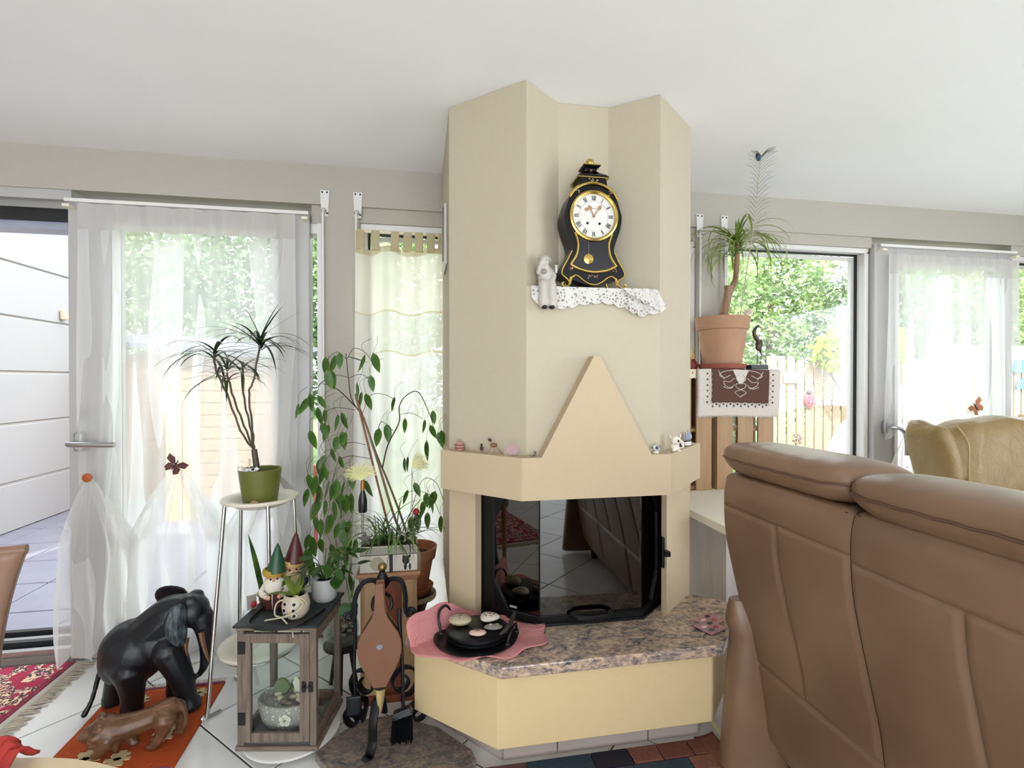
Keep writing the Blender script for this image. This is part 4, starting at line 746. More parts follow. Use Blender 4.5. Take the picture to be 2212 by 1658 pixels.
# ------------------------------------------------------------------ lantern
k = wood('weathered_wood', '4A4038', '857466', 8, 'Z', .7); m_lw = k; m_lwx = wood('weathered_wood_cross', '4A4038', '857466', 8, 'X', .7); m_slate = M('2C3438', .5, .3, .1, 40)
LX, LY, LR = -.4655, 1.972, -10.2
rl = thing('plant_roller', 'white round plant roller under the wooden lantern', 'plant roller', (LX, LY-.005, 0))
MB().lathe([(0, 0), (.155, 0), (.168, .006), (.168, .014), (.155, .018), (0, .018)], 48, tr(0, 0, .022)).build('disc', m_white, rl, smooth=True)
for a in (200, 320, 80): MB().lathe([(0, -.006), (.011, -.006), (.011, .006), (0, .006)], 14, tr(.125*math.cos(R(a)), .125*math.sin(R(a)), .0115) @ rot(90, 0, 0)).build('castor', m_black, rl)
lt = thing('lantern', 'weathered wooden lantern with glass sides and slate top', 'lantern', (LX, LY, .040), LR)
hw, hd, hh = .125, .118, .415
MB().box(-.142, .142, -.134, .134, 0, .016).build('base_board', m_lwx, lt, bevel=.003); MB().box(-.13, .13, -.122, .122, .016, .028).build('inner_floor', M('4A5052', .6), lt)
for x in (-hw, hw):
    for y in (-hd, hd): MB().box(x-.011, x+.011, y-.011, y+.011, .016, hh).build('corner_post', m_lw, lt, bevel=.002, seg=1)
for y in (-hd, hd):
    for z in (.028, hh-.04): MB().box(-hw+.011, hw-.011, y-.008, y+.008, z-.004, z+.03).build('rail', m_lwx, lt, bevel=.002, seg=1) if y > 0 else None
for x in (-hw, hw):
    for z in (.028, hh-.04): MB().box(x-.008, x+.008, -hd+.011, hd-.011, z-.004, z+.03).build('rail', m_lwx, lt, bevel=.002, seg=1)
    MB().box(x-.0015, x+.0015, -hd+.011, hd-.011, .05, hh-.04).build('side_pane', glass('lantern_glass', (.97, 1, .99, 1)), lt)
MB().box(-hw+.011, hw-.011, hd-.0015, hd+.0015, .05, hh-.04).build('back_pane', glass('lantern_glass_back', (.97, 1, .99, 1)), lt)
dr = MB(); y0, y1 = -hd-.012, -hd+.004; dr.box(-hw+.004, -hw+.036, y0, y1, .03, hh-.012); dr.box(hw-.044, hw-.012, y0, y1, .03, hh-.012); dr.box(-hw+.036, hw-.044, y0, y1, hh-.044, hh-.012); dr.box(-hw+.036, hw-.044, y0, y1, .03, .06)
door = dr.build('door_frame', m_lw, lt, bevel=.002, seg=1); MB().box(-hw+.036, hw-.044, -hd-.004, -hd-.002, .06, hh-.044).build('door_pane', glass('lantern_glass_door', (.97, 1, .99, 1)), door)
for z in (.09, .335): MB().box(-hw-.006, -hw+.018, y0-.003, y0, z, z+.042).build('hinge', m_black, door)
for x in (hw-.03, hw-.006): MB().box(x-.007, x+.007, y0-.006, y0, .205, .24).build('latch', m_black, door, bevel=.002)
MB().tube(bez([(hw-.034, y0-.008, .222), (hw-.018, y0-.012, .226), (hw-.004, y0-.008, .222)], 4), .0025, 6).build('latch_hook', m_black, door)
MB().box(-.138, .138, -.132, .132, hh, hh+.012).build('top_board', m_lwx, lt, bevel=.002, seg=1); MB().box(-.146, .146, -.14, .14, hh+.012, hh+.02).build('slate_top', m_slate, lt, bevel=.002, seg=1)
MB().tube(bez([(-.09, .03, hh+.026), (-.105, -.04, hh+.027), (-.10, -.12, hh+.025), (-.06, -.158, hh+.022), (0, -.166, hh+.021), (.07, -.15, hh+.024), (.11, -.08, hh+.027), (.125, -.02, hh+.026)], 8), .0045, 8).build('carry_handle', m_black, lt, smooth=True)
def L2W(x, y): a = R(LR); return (LX+x*math.cos(a)-y*math.sin(a), LY+x*math.sin(a)+y*math.cos(a))
ZT = .040+hh+.0205
# basket of oddments inside the lantern
bx_, by_ = L2W(-.005, -.02); bk_ = thing('felt_basket', 'grey dotted oval basket with flower tag inside the lantern', 'basket', (bx_, by_, .069), LR)
k = N('felt_dots'); vo = k.n('TexVoronoi', {'Vector': k.co(), 'Scale': 70}); k.set(c=k.mix(k.math('LESS_THAN', vo.outputs['Distance'], .28), 'A39D95', 'D3CEC5'), r=.9)
MB().loft([[(rx*math.cos(i*pi/18), ry*math.sin(i*pi/18), z) for i in range(36)] for rx, ry, z in ((.08, .055, 0), (.095, .066, .02), (.106, .076, .06), (.108, .078, .095), (.102, .072, .096), (.096, .068, .07))]).build('basket_body', k.m, bk_, smooth=True)
mb = MB()
for i in range(5): a = i*2*pi/5+.3; mb.lathe([(0, -.002), (.010, -.002), (.010, .002), (0, .002)], 14, tr(.02+.012*math.cos(a), -.079, .055+.012*math.sin(a)) @ rot(90))
mb.lathe([(0, -.003), (.008, -.003), (.008, .003), (0, .003)], 14, tr(.02, -.079, .055) @ rot(90)); fl = mb.build('flower_tag', M('D8D0C0', .7), bk_); MB().lathe([(0, 0), (.005, 0), (.005, .002), (0, .002)], 12, tr(.02, -.0825, .055) @ rot(90)).build('flower_centre', M('8A847C', .7), fl)
rnd = random.Random(9)
for i in range(26): a = rnd.uniform(0, 6.28); r_ = rnd.uniform(.02, .07); MB().ell((r_*1.15*math.cos(a), r_*.75*math.sin(a), .098), rnd.uniform(.009, .016), rnd.uniform(.008, .012), rnd.uniform(.007, .012), 9, 6).build('shell', M(rnd.choice(['C9BEA8', 'B5A48C', 'D6CEC0', '6A5A4C']), .6, var=.2), bk_, smooth=True)
kb = [(-.032, .015, .115, '74805E'), (.03, .02, .12, 'C9C8B0'), (.055, .01, .105, 'BDBA9C')]
MB().lathe([(0, -.006), (.026, -.006), (.03, 0), (.026, .006), (0, .006)], 20, tr(-.03, .01, .122) @ rot(80)).build('green_disc', M('66754E', .6, var=.2), bk_, smooth=True)
for s_ in (-1, 1): MB().add([(.042, .01, .095), (.042+s_*.004, .01, .14), (.042+s_*.02, .006, .165), (.042+s_*.03, .004, .14), (.042+s_*.022, .006, .11)], [(0, 1, 2, 3, 4)]).build('white_wing', M('DAD8C4', .6, var=.1), bk_, solid=.003)
# gnomes on the lantern
def gnome(lbl, pos, rz, hat, coat, scarf_c, beard, h, barrel):
    t = thing('garden_gnome', lbl, 'gnome', pos, rz); s = h/.235
    MB().lathe([(0, 0), (.030*s, 0), (.034*s, .02*s), (.036*s, .05*s), (.033*s, .075*s), (0, .08*s)], 20).build('body', M(coat, .45, var=.2), t, smooth=True)
    if barrel:
        for i in range(9): a = i*2*pi/9; MB().box(-.010*s, .010*s, -.003, .003, .002, .06*s, tr(.0335*s*math.cos(a), .0335*s*math.sin(a), 0) @ rot(0, 0, math.degrees(a)+90)).build('barrel_stave', M('4A1E1A', .4, var=.2), t)
    mb = MB(); mb.ell((0, -.008*s, .098*s), .03*s, .03*s, .028*s); mb.ell((0, -.034*s, .1*s), .009*s); fuse(mb, 'head', M('C99878', .5), t, .003, 1, world=False)
    MB().loft([[(rx*s*math.cos(i*pi/8), -.018*s+ry*s*math.sin(i*pi/8), z*s) for i in range(16)] for rx, ry, z in ((.008, .008, .045), (.024, .02, .06), (.034, .027, .08), (.034, .026, .10), (.02, .014, .112))]).build('beard', M(beard, .7), t, smooth=True)
    MB().lathe([(.038*s, .118*s), (.041*s, .128*s), (.038*s, .138*s), (.03*s, .14*s), (.03*s, .118*s)], 20).build('hat_brim', M(scarf_c, .5), t, smooth=True)
    MB().lathe([(.034*s, .132*s), (.028*s, .155*s), (.018*s, .19*s), (.008*s, .22*s), (0, .235*s)], 20, rot(4, 3)).build('hat', M(hat, .4, var=.1), t, smooth=True)
    for sx in (-1, 1):
        MB().tube(bez([(sx*.03*s, -.002, .082*s), (sx*.042*s, -.02*s, .062*s), (sx*.022*s, -.038*s, .05*s)], 4), .010*s, 8).build('arm', M(coat if not barrel else 'D8D0C4', .5), t, smooth=True); MB().ell((sx*.018*s, -.042*s, .048*s), .008*s, nu=8, nv=6).build('hand', M('D9A57C', .5), t, smooth=True)
        MB().ell((sx*.011*s, -.034*s, .110*s), .0035*s, nu=8, nv=5).build('eye', m_black, t)
gnome('garden gnome with green pointed hat and white beard on lantern', (-.535, 2.0, ZT), 12, '1E4A30', 'C9C0B4', 'B08A2C', 'E2DACC', .24, True)
gnome('garden gnome with dark red pointed hat on lantern', (-.487, 2.055, ZT), 20, '4E1614', '23303A', 'C9A868', 'C9B48A', .262, False)
# small plants on the lantern
m_lf = leafmat('leaf_mid', '24461A', '55802C', .3, 14, .35); m_lf2 = leafmat('leaf_orchid', '4E6420', '8A9A3C', .3, 10, .35)
al = thing('aloe_plant', 'toothed aloe in small brown pot behind the green hatted gnome', 'plant', (-.59, 2.055, ZT))
MB().lathe([(0, 0), (.014, 0), (.018, .028), (.014, .028), (0, .022)], 16).build('pot', M('7A5038', .6), al, smooth=True)
for az, e, L, w_, dr_ in ((2.9, 1.36, .27, .018, .12), (.3, 1.25, .16, .014, .4), (4.6, 1.2, .10, .011, .3)): blade(al, m_lf, (0, 0, .02), az, e, L, w_, dr_, world=False)
MB().ell((-.006, -.022, .035), .011, nu=12, nv=8).build('wooden_bead', M('B59868', .5), al, smooth=True)
cdt = thing('rose_card', 'small card with a red rose behind the lantern top', 'card', (-.608, 1.985, ZT), 30); MB().box(-.016, .016, -.001, .001, 0, .05, rot(-12)).build('paper', M('8E867C', .7), cdt); MB().ell((.004, -.008, .02), .011, .004, .012, 10, 7).build('rose', M('A81C22', .5, var=.3), cdt, smooth=True); MB().tube([(.004, -.006, .012), (.0, -.004, .002)], .0015, 5).build('stem', m_lf, cdt)
dp = thing('orchid_plant', 'orchid in white dice patterned pot with trailing roots', 'plant', (-.437, 1.90, ZT), -18)
MB().lathe([(0, 0), (.03, 0), (.045, .02), (.048, .045), (.04, .075), (.036, .082), (.032, .078), (.034, .06), (0, .055)], 28).build('pot', M('C6B8A4', .25, var=.15, scale=18), dp, smooth=True); MB().lathe([(.033, 0), (0, .006)], 16, tr(0, 0, .066)).build('bark_soil', M('1E1714', .9), dp)
for x in (-.015, .017):
    for z in (.02, .04, .06):
        a = math.asin(x/.047); MB().lathe([(0, 0), (.0085, 0), (.0085, .002), (0, .002)], 14, tr(.047*math.sin(a), -.0475*math.cos(a)+(.004 if z != .04 else 0), z) @ rot(0, 0, math.degrees(a)) @ rot(90)).build('pip_ring', m_white, dp); MB().lathe([(0, 0), (.006, 0), (.006, .0035), (0, .0035)], 12, tr(.047*math.sin(a), -.0475*math.cos(a)+(.004 if z != .04 else 0), z) @ rot(0, 0, math.degrees(a)) @ rot(90)).build('pip', m_black, dp)
for az, e, L, w_, dr_ in ((1.2, 1.15, .12, .017, .3), (2.7, .8, .11, .015, .5), (3.5, .35, .13, .013, 1.0), (.2, .8, .08, .012, .8)): blade(dp, m_lf2, (0, 0, .075), az, e, L, w_, dr_, world=False)
for p in ([(0, -.01, .07), (-.05, -.03, .06), (-.055, -.04, .02), (-.02, -.052, .015), (.02, -.06, -.02), (.035, -.075, -.035)], [(.01, -.02, .075), (.045, -.03, .06), (.03, -.052, .04), (-.02, -.056, .02), (-.07, -.05, .006), (-.085, -.055, .004)], [(-.01, 0, .07), (.02, -.03, .085), (.04, -.02, .07), (.05, -.012, .05)]): MB().tube(bez(p, 6), .0028, 7).build('aerial_root', M('C3BC9C', .6), dp, smooth=True)
for dx in (.012, .022): MB().tube([(dx, .01, .07), (dx+.006, .012, .17)], .0022, 6).build('support_stick', m_black, dp)
wp = thing('leafy_pot_plant', 'leafy green plant in pale grey ceramic pot on lantern', 'plant', (-.362, 2.028, ZT))
MB().lathe([(0, 0), (.036, 0), (.044, .01), (.048, .04), (.048, .085), (.045, .087), (.042, .08), (0, .07)], 32).build('pot', M('B4B3B2', .35, var=.03), wp, smooth=True); MB().lathe([(.043, 0), (0, .006)], 16, tr(0, 0, .074)).build('soil', M('1C1512', .95), wp)
def leafshape(L, wd, cup=.2, n=6):
    mb = MB(); pts = [(0, L*i/n, -cup*L*(i/n)**2) for i in range(n+1)]; wv = [wd*(math.sin(pi*(i/n)**.75)**.8) if 0 < i < n else .0004 for i in range(n+1)]; mb.ribbon(pts, wv, (1, 0, 0), .22); return mb
rnd = random.Random(21); first = None
for i in range(26):
    az = rnd.uniform(0, 2*pi); e = rnd.uniform(.25, 1.3); L = rnd.uniform(.06, .15); tip = V((math.cos(az)*math.cos(e), math.sin(az)*math.cos(e), math.sin(e)))*L+V((0, 0, .078))
    MB().tube(bez([(0, 0, .075), tip*.5+V((0, 0, .06)), tip], 4), .0016, 5).build('stem', m_lf, wp)
    mtx = tr(*tip) @ rot(0, 0, math.degrees(az)-90) @ rot(math.degrees(rnd.uniform(-.9, .3)), rnd.uniform(-25, 25), 0)
    if first is None: first = leafshape(.062, .022).build('leaf', m_lf, wp, smooth=True, fix=False); o = first
    else: o = first.copy(); o.name = 'leaf'; col.objects.link(o); o.parent = wp
    o.matrix_local = mtx @ Matrix.Scale(rnd.uniform(.7, 1.1), 4)
for az, L in ((.2, .16), (5.9, .13), (2.9, .12)):
    p = bez([(0, 0, .075), (.05*math.cos(az), .05*math.sin(az), .12), (.09*math.cos(az), .09*math.sin(az), .08), (.11*math.cos(az), .11*math.sin(az), .075-L)], 6); MB().tube(p, .0016, 5).build('stem', m_lf, wp)
    for q in p[8::4]: o = first.copy(); o.name = 'leaf'; col.objects.link(o); o.parent = wp; o.matrix_local = tr(*q) @ rot(-70, rnd.uniform(-40, 40), rnd.uniform(0, 360))
# ------------------------------------------------------------------ pedestal, planter, ficus
pdl = thing('wooden_pedestal', 'wooden pedestal with reddish panel and pale corner boards', 'pedestal', (-.127, 2.215, 0)); m_redw = wood('red_wood', '5E2A18', '7E4428', 5); m_pl2 = wood('pale_board', '9A7A56', 'B8986E', 5)
MB().box(-.085, .085, -.085, .085, .02, .50).build('panel_core', m_redw, pdl)
for sx in (-1, 1):
    for sy in (-1, 1): MB().prism([(sx*.052, sy*.098), (sx*.098, sy*.098), (sx*.112, sy*.112), (sx*.112, sy*.052), (sx*.085, sy*.052), (sx*.085, sy*.085), (sx*.052, sy*.085)], 0, .50).build('corner_board', m_pl2, pdl)
MB().box(-.118, .118, -.118, .118, .50, .518).build('moulding', wood('ped_mould', '7A4E30', '96683E', 5, 'X'), pdl, bevel=.004); MB().box(-.128, .128, -.128, .128, .518, .536).build('cap', wood('ped_cap', '8A6040', 'A87C54', 5, 'X'), pdl, bevel=.006); MB().box(-.11, .11, -.11, .11, 0, .03).build('foot_board', m_redw, pdl)
pt = thing('grass_planter', 'white planter box with dog pictures and arching grass leaves', 'planter', (-.127, 2.155, .537))
MB().box(-.114, .114, -.055, .055, 0, .105).build('box', M('C9C2B4', .6, var=.04), pt, bevel=.002); MB().box(-.108, .108, -.049, .049, .095, .108).build('soil', M('3E2418', .95, var=.3), pt)
mb = MB()
for i in range(44): mb.box(-.112+i*.0051, -.1095+i*.0051, -.0565, -.0545, .072, .102)
mb.build('hatched_border', M('6E675C', .8), pt); MB().box(-.114, .114, -.056, -.0545, .069, .0715).build('border_line', M('2A2624', .8), pt)
dgp = MB(); dgp.ell((.068, -.0555, .045), .017, .0015, .02, 12, 8); dgp.ell((.066, -.0555, .02), .008, .0015, .018, 8, 6); dgp.ell((.084, -.0555, .018), .006, .0015, .016, 8, 6); dgp.ell((.058, -.0555, .058), .006, .0015, .009, 8, 6); dgp.ell((.082, -.0555, .06), .006, .0015, .008, 8, 6); fuse(dgp, 'dog_picture', M('17161A', .7), pt, .0022, 1, world=False)
MB().lathe([(0, 0), (.028, 0), (.028, .0015), (0, .0015)], 20, tr(-.045, -.0545, .035) @ rot(90)).build('oval_picture', M('A89C88', .7), pt); MB().box(.002, .016, -.0562, -.0545, 0, .07).build('dark_band', M('2E2A2A', .7), pt)
m_gr = leafmat('grass_leaf', '2E4A1C', '6E8A48', .25, 12, .4); rnd = random.Random(31)
for i in range(70):
    az = rnd.uniform(0, 2*pi); blade(pt, m_gr, (rnd.uniform(-.06, .075), rnd.uniform(-.03, .03), .10), az, rnd.uniform(.5, 1.35), rnd.uniform(.16, .34), rnd.uniform(.0016, .0045), rnd.uniform(1.5, 3.2), world=False, xmax=.222)
for x, az in ((.10, 5.3), (.09, 5.0), (.08, 5.6), (.02, 4.7), (-.02, 4.5), (.115, 5.9), (-.06, 4.0), (.0, 4.9)): blade(pt, m_gr, (x*.7, -.03, .11), az, 1.0, rnd.uniform(.24, .36), .006, 3.3, world=False, xmax=.10)
def pick(name, lbl, cat, x, z, ztop): t = thing(name, lbl, cat, (-.127+x, 2.155+.005, .64)); MB().tube([(0, 0, 0), (.004, 0, ztop-.64)], .0018, 6).build('stick', M('6E5A3C', .7), t); return t
bt = pick('bottle_pick', 'dark miniature champagne bottle on a stick in the planter', 'ornament', -.108, 0, .79)
MB().lathe([(0, .77), (.016, .77), (.018, .775), (.018, .815), (.015, .835), (.0075, .86), (.007, .885), (.0085, .888), (.0085, .892), (0, .892)], 20, tr(0, 0, -.64)).build('bottle', M('14181C', .2), bt, smooth=True); MB().lathe([(.0092, .862), (.0088, .893), (.006, .902), (0, .905)], 16, tr(0, 0, -.64)).build('gold_foil', M('A8743A', .35, .6), bt, smooth=True)
def feather(lbl, pos, c, seed, spread, ang):
    t = thing('feather_pick', lbl, 'ornament', pos); MB().tube([(0, 0, -.26), (0, 0, 0)], .0014, 5).build('stick', M('5A4630', .7), t); rnd = random.Random(seed); mt = M(c, .9, var=.05); mb = MB()
    for i in range(260):
        a = ang+rnd.uniform(-spread, spread); L = rnd.uniform(.03, .075); d = V((math.sin(a), rnd.uniform(-.35, .35), math.cos(a))).normalized(); p0 = V((0, 0, rnd.uniform(-.012, .01)))
        mb.tube([p0, p0+d*L*.5, p0+d*L+V((.012*math.sin(a*2), 0, -.018*abs(math.sin(a))))], [.0016, .0012, .0004], 4, cap=False)
    tag(mb.build('plume', mt, t, fix=False), kind='stuff')
feather('pale yellow feather tuft on a stick above the toy bottle', (-.236, 2.13, .92), 'E4DFA8', 3, 1.2, -.1); feather('pale yellow feather tuft on a stick near the mantel end', (-.035, 2.16, .955), 'E0DCAA', 4, .7, .9)
rb = pick('red_ball_pick', 'small red ball on a black spring stick in the planter', 'ornament', .105, 0, .745); MB().ell((.004, 0, .122), .0145, nu=16, nv=10).build('ball', M('A01A24', .4), rb, smooth=True); MB().tube([(.003+.010*math.cos(i*.7), .010*math.sin(i*.7), .03+i*.0026) for i in range(30)], .002, 5).build('spring', m_black, rb)
def star(lbl, pos, c, rx):
    o = MB().xz([((.034 if i % 2 == 0 else .014)*math.cos(pi/2+i*pi/5), (.034 if i % 2 == 0 else .014)*math.sin(pi/2+i*pi/5)) for i in range(10)], -.004, .004).build('star_ornament', M(c, .6, var=.15), bevel=.002); o.location = pos; o.rotation_euler = (R(rx), 0, R(15)); tag(o, lbl, 'ornament')
star('grey wooden star standing at the end of the dog planter', (-.222, 2.128, .667), '6E655C', -10); star('small pale star tucked in the grass of the planter', (-.052, 2.118, .677), 'A89E90', -20)
# ficus in terracotta on a small dark stand
m_terra = M('A5694A', .75, var=.1, scale=18, bump=.05)
sd_ = thing('pot_stand', 'dark brown turned stand with crocheted edging under the ficus', 'stand', (-.03, 2.455, 0)); MB().lathe([(0, 0), (.10, 0), (.10, .02), (.05, .05), (.04, .18), (.07, .27), (.095, .29), (.095, .305), (0, .305)], 28).build('column', wood('dark_stand', '2E1C14', '4E3020', 5), sd_, smooth=True, ang=30)
mb = MB()
for i in range(48): a = i*2*pi/48; mb.ell((.098*math.cos(a), .098*math.sin(a), .290), .007, .007, .014, 8, 6)
tag(mb.build('lace_edging', M('C6BC9C', .9), sd_), kind='stuff')
fi = thing('weeping_fig', 'weeping fig with drooping leaves in terracotta pot by window', 'plant', (-.03, 2.455, .306))
MB().lathe([(0, 0), (.075, 0), (.092, .03), (.088, .032), (.072, .012), (0, .010)], 32).build('saucer', m_terra, fi, smooth=True); MB().lathe([(0, .012), (.062, .012), (.09, .16), (.10, .162), (.108, .21), (.109, .215), (.10, .215), (.095, .18), (0, .175)], 40).build('pot', m_terra, fi, smooth=True, ang=30); MB().lathe([(.095, 0), (0, .006)], 20, tr(0, 0, .178)).build('soil', M('211814', .95, var=.3), fi)
FICUS=[(-0.407,2.308,1.383),(-0.375,2.369,1.393),(-0.352,2.334,1.404),(-0.290,2.381,1.423),(-0.247,2.385,1.397),(-0.203,2.273,1.400),(-0.394,2.263,1.325),(-0.402,2.427,1.325),(-0.218,2.312,1.303),(-0.273,2.307,1.271),(-0.270,2.459,1.228),(-0.242,2.354,1.222),(-0.546,2.427,1.176),(-0.488,2.355,1.204),(-0.487,2.388,1.222),(-0.435,2.290,1.216),(-0.456,2.387,1.162),(-0.434,2.434,1.148),(-0.433,2.365,1.093),(-0.410,2.408,1.079),(-0.491,2.394,1.056),(-0.350,2.273,1.135),(-0.357,2.412,1.134),(-0.349,2.378,1.050),(-0.360,2.320,1.037),(-0.315,2.266,1.058),(-0.405,2.433,0.968),(-0.415,2.355,0.950),(-0.446,2.404,0.928),(-0.371,2.436,0.930),(-0.187,2.403,1.060),(-0.156,2.444,1.076),(-0.114,2.339,1.207),(-0.072,2.420,1.103),(0.021,2.349,1.102),(0.045,2.447,1.066),(0.058,2.436,1.137),(0.077,2.279,1.048),(0.092,2.287,1.057),(0.028,2.303,1.011),(-0.075,2.453,0.913),(-0.055,2.347,0.935),(-0.495,2.385,0.797),(-0.442,2.320,0.829),(-0.403,2.361,0.838),(-0.363,2.337,0.842),(-0.331,2.330,0.837),(-0.309,2.377,0.867),(-0.446,2.377,0.746),(-0.431,2.441,0.730),(-0.382,2.396,0.779),(-0.360,2.446,0.752),(-0.338,2.431,0.754),(-0.319,2.458,0.752),(-0.389,2.394,0.735),(-0.243,2.293,0.842),(0.011,2.432,0.707),(0.045,2.453,0.732),(0.071,2.441,0.750),(-0.056,2.374,0.776),(0.094,2.403,0.642),(-0.455,2.302,0.693),(-0.451,2.426,0.647),(-0.393,2.375,0.679)]
FICUS2=[(-0.469,2.274,0.624),(-0.422,2.248,0.610),(-0.420,2.342,0.640),(-0.394,2.359,0.551),(-0.338,2.251,0.643),(-0.331,2.336,0.534),(-0.296,2.289,0.487),(-0.368,2.258,0.504),(-0.274,2.275,0.592),(-0.311,2.332,0.658),(-0.293,2.345,0.394),(-0.328,2.245,0.466)]
ST1=[(-0.056,2.380,0.523),(-0.122,2.380,0.698),(-0.184,2.380,0.914),(-0.235,2.380,1.085),(-0.289,2.380,1.237)]
ST2=[(-0.040,2.420,0.509),(-0.086,2.420,0.665),(-0.149,2.420,0.841),(-0.197,2.420,0.961),(-0.259,2.420,1.146)]
ST3=[(-0.255,2.380,1.148),(-0.306,2.380,1.229),(-0.321,2.380,1.338),(-0.331,2.380,1.438)]
ST4=[(-0.283,2.360,1.192),(-0.353,2.360,1.265),(-0.398,2.360,1.292),(-0.431,2.360,1.300)]
ST5=[(-0.170,2.360,0.917),(-0.145,2.360,1.022),(-0.096,2.360,1.122),(-0.094,2.360,1.198),(-0.058,2.360,1.249),(-0.006,2.360,1.257),(0.046,2.360,1.146),(0.063,2.360,1.081)]
BAM=[(-0.122,2.360,0.555),(-0.213,2.360,0.939),(-0.287,2.360,1.254)]
BRS=[[(-0.324,2.340,1.410),(-0.359,2.340,1.440),(-0.394,2.340,1.419),(-0.412,2.340,1.378)],[(-0.320,2.340,1.410),(-0.290,2.340,1.457),(-0.240,2.340,1.437),(-0.210,2.340,1.390)],[(-0.314,2.340,1.327),(-0.369,2.340,1.337),(-0.438,2.340,1.296),(-0.486,2.340,1.195)],[(-0.318,2.400,1.327),(-0.267,2.400,1.342),(-0.226,2.400,1.317)],[(-0.283,2.330,1.183),(-0.368,2.330,1.194),(-0.417,2.330,1.164),(-0.436,2.330,1.093)],[(-0.237,2.300,1.031),(-0.296,2.300,1.043),(-0.344,2.300,1.024),(-0.412,2.300,0.955),(-0.451,2.300,0.775)],[(-0.217,2.300,0.970),(-0.315,2.300,0.982),(-0.364,2.300,0.933),(-0.384,2.300,0.793)],[(-0.093,2.300,1.162),(-0.037,2.300,1.168),(0.014,2.300,1.140)],[(-0.118,2.300,1.090),(-0.167,2.300,1.132),(-0.187,2.300,1.092)],[(-0.059,2.350,0.661),(0.004,2.350,0.849),(0.067,2.350,0.847),(0.105,2.350,0.760)],[(-0.102,2.400,0.757),(-0.039,2.400,0.798),(0.047,2.400,0.773),(0.090,2.400,0.683)],[(-0.263,2.360,1.150),(-0.222,2.360,1.244),(-0.161,2.360,1.250),(-0.110,2.360,1.222)]]
m_fst = wood('ficus_stem', '5A4632', '8A7656', 10); m_ftw = M('3E3020', .7)
for p, r0, r1 in ((ST1, .0065, .004), (ST2, .006, .0035), (ST3, .003, .0015), (ST4, .003, .0012), (ST5, .0035, .0014)): q = bez(p, 6); MB().tube(q, [r0+(r1-r0)*i/(len(q)-1) for i in range(len(q))], 7).build('stem', m_fst if r0 > .005 else m_ftw, fi, world=True, smooth=True)
MB().tube(BAM, .005, 8).build('bamboo_cane', wood('bamboo', '6A3E22', '8E5A32', 10), fi, world=True, smooth=True)
for p in BRS: MB().tube(bez(p, 6), .0013, 5).build('twig', m_ftw, fi, world=True, smooth=True)
m_fl = leafmat('ficus_leaf', '2E5420', '78A03E', .45, 10, .35); rnd = random.Random(44); FICUS2 += [(rnd.uniform(-.50, -.30), rnd.uniform(2.24, 2.40), rnd.uniform(.50, .95)) for _ in range(22)]+[(rnd.uniform(-.05, .07), rnd.uniform(2.32, 2.44), rnd.uniform(.62, .84)) for _ in range(6)]; first = None; o0 = V((-.03, 2.455, .306))
for i, p in enumerate(FICUS+FICUS2):
    mtx = tr(*(V(p)-o0+V((0, 0, .035)))) @ rot(0, 0, rnd.uniform(-70, 70)) @ rot(rnd.uniform(-105, -72), rnd.uniform(-25, 25), 0)
    if i == 3: mtx = tr(*(V(p)-o0+V((-.035, 0, 0)))) @ rot(-10, 0, -80)
    if first is None: first = leafshape(.09, .0185, .12).build('leaf', m_fl, fi, smooth=True, fix=False); o = first
    else: o = first.copy(); o.name = 'leaf'; col.objects.link(o); o.parent = fi
    o.matrix_local = mtx @ Matrix.Scale(rnd.uniform(.75, 1.08), 4)
    if i > 3: tp = V(p)-o0+V((0, 0, .035)); MB().tube(bez([tp, tp+V((rnd.uniform(-.02, .03), .0, .045)), tp+V((rnd.uniform(.0, .06), .01, .075))], 4), .0009, 4).build('twig', m_ftw, fi)
# stool with a bowl of stones between lantern and pedestal
stl = thing('low_stool', 'low black metal stool behind the lantern', 'stool', (-.328, 2.235, 0)); MB().lathe([(0, .185), (.075, .185), (.078, .19), (.078, .198), (.07, .2), (0, .2)], 28).build('seat', m_black, stl, smooth=True)
for a in (30, 150, 270): MB().tube(bez([(.03*math.cos(R(a)), .03*math.sin(R(a)), .19), (.045*math.cos(R(a)), .045*math.sin(R(a)), .1), (.06*math.cos(R(a)), .06*math.sin(R(a)), .008)], 5), .009, 8).build('leg', m_black, stl, smooth=True)
bw = thing('stone_bowl', 'glass bowl filled with dark granite stones on the stool', 'bowl', (-.328, 2.235, .2005)); MB().lathe([(0, 0), (.05, 0), (.066, .02), (.07, .06), (.062, .10), (.06, .10), (.067, .06), (.063, .022), (.048, .004), (0, .004)], 28).build('bowl', glass('bowl_glass', (.9, .93, .92, 1)), bw, smooth=True)
rnd = random.Random(13)
for i in range(30):
    a = rnd.uniform(0, 6.28); z = rnd.uniform(.018, .105); r_ = rnd.uniform(0, .045); MB().ell((r_*math.cos(a), r_*math.sin(a), z), rnd.uniform(.012, .018), rnd.uniform(.010, .015), rnd.uniform(.009, .013), 8, 6).build('stone', m_gran2, bw, smooth=True)
for i in range(7): a = i*.9; MB().ell((.034*math.cos(a), .034*math.sin(a), .115+.012*(i % 2)), .018, .015, .013, 10, 7).build('pale_shell', M('B9AFA6', .6, var=.2), bw, smooth=True)
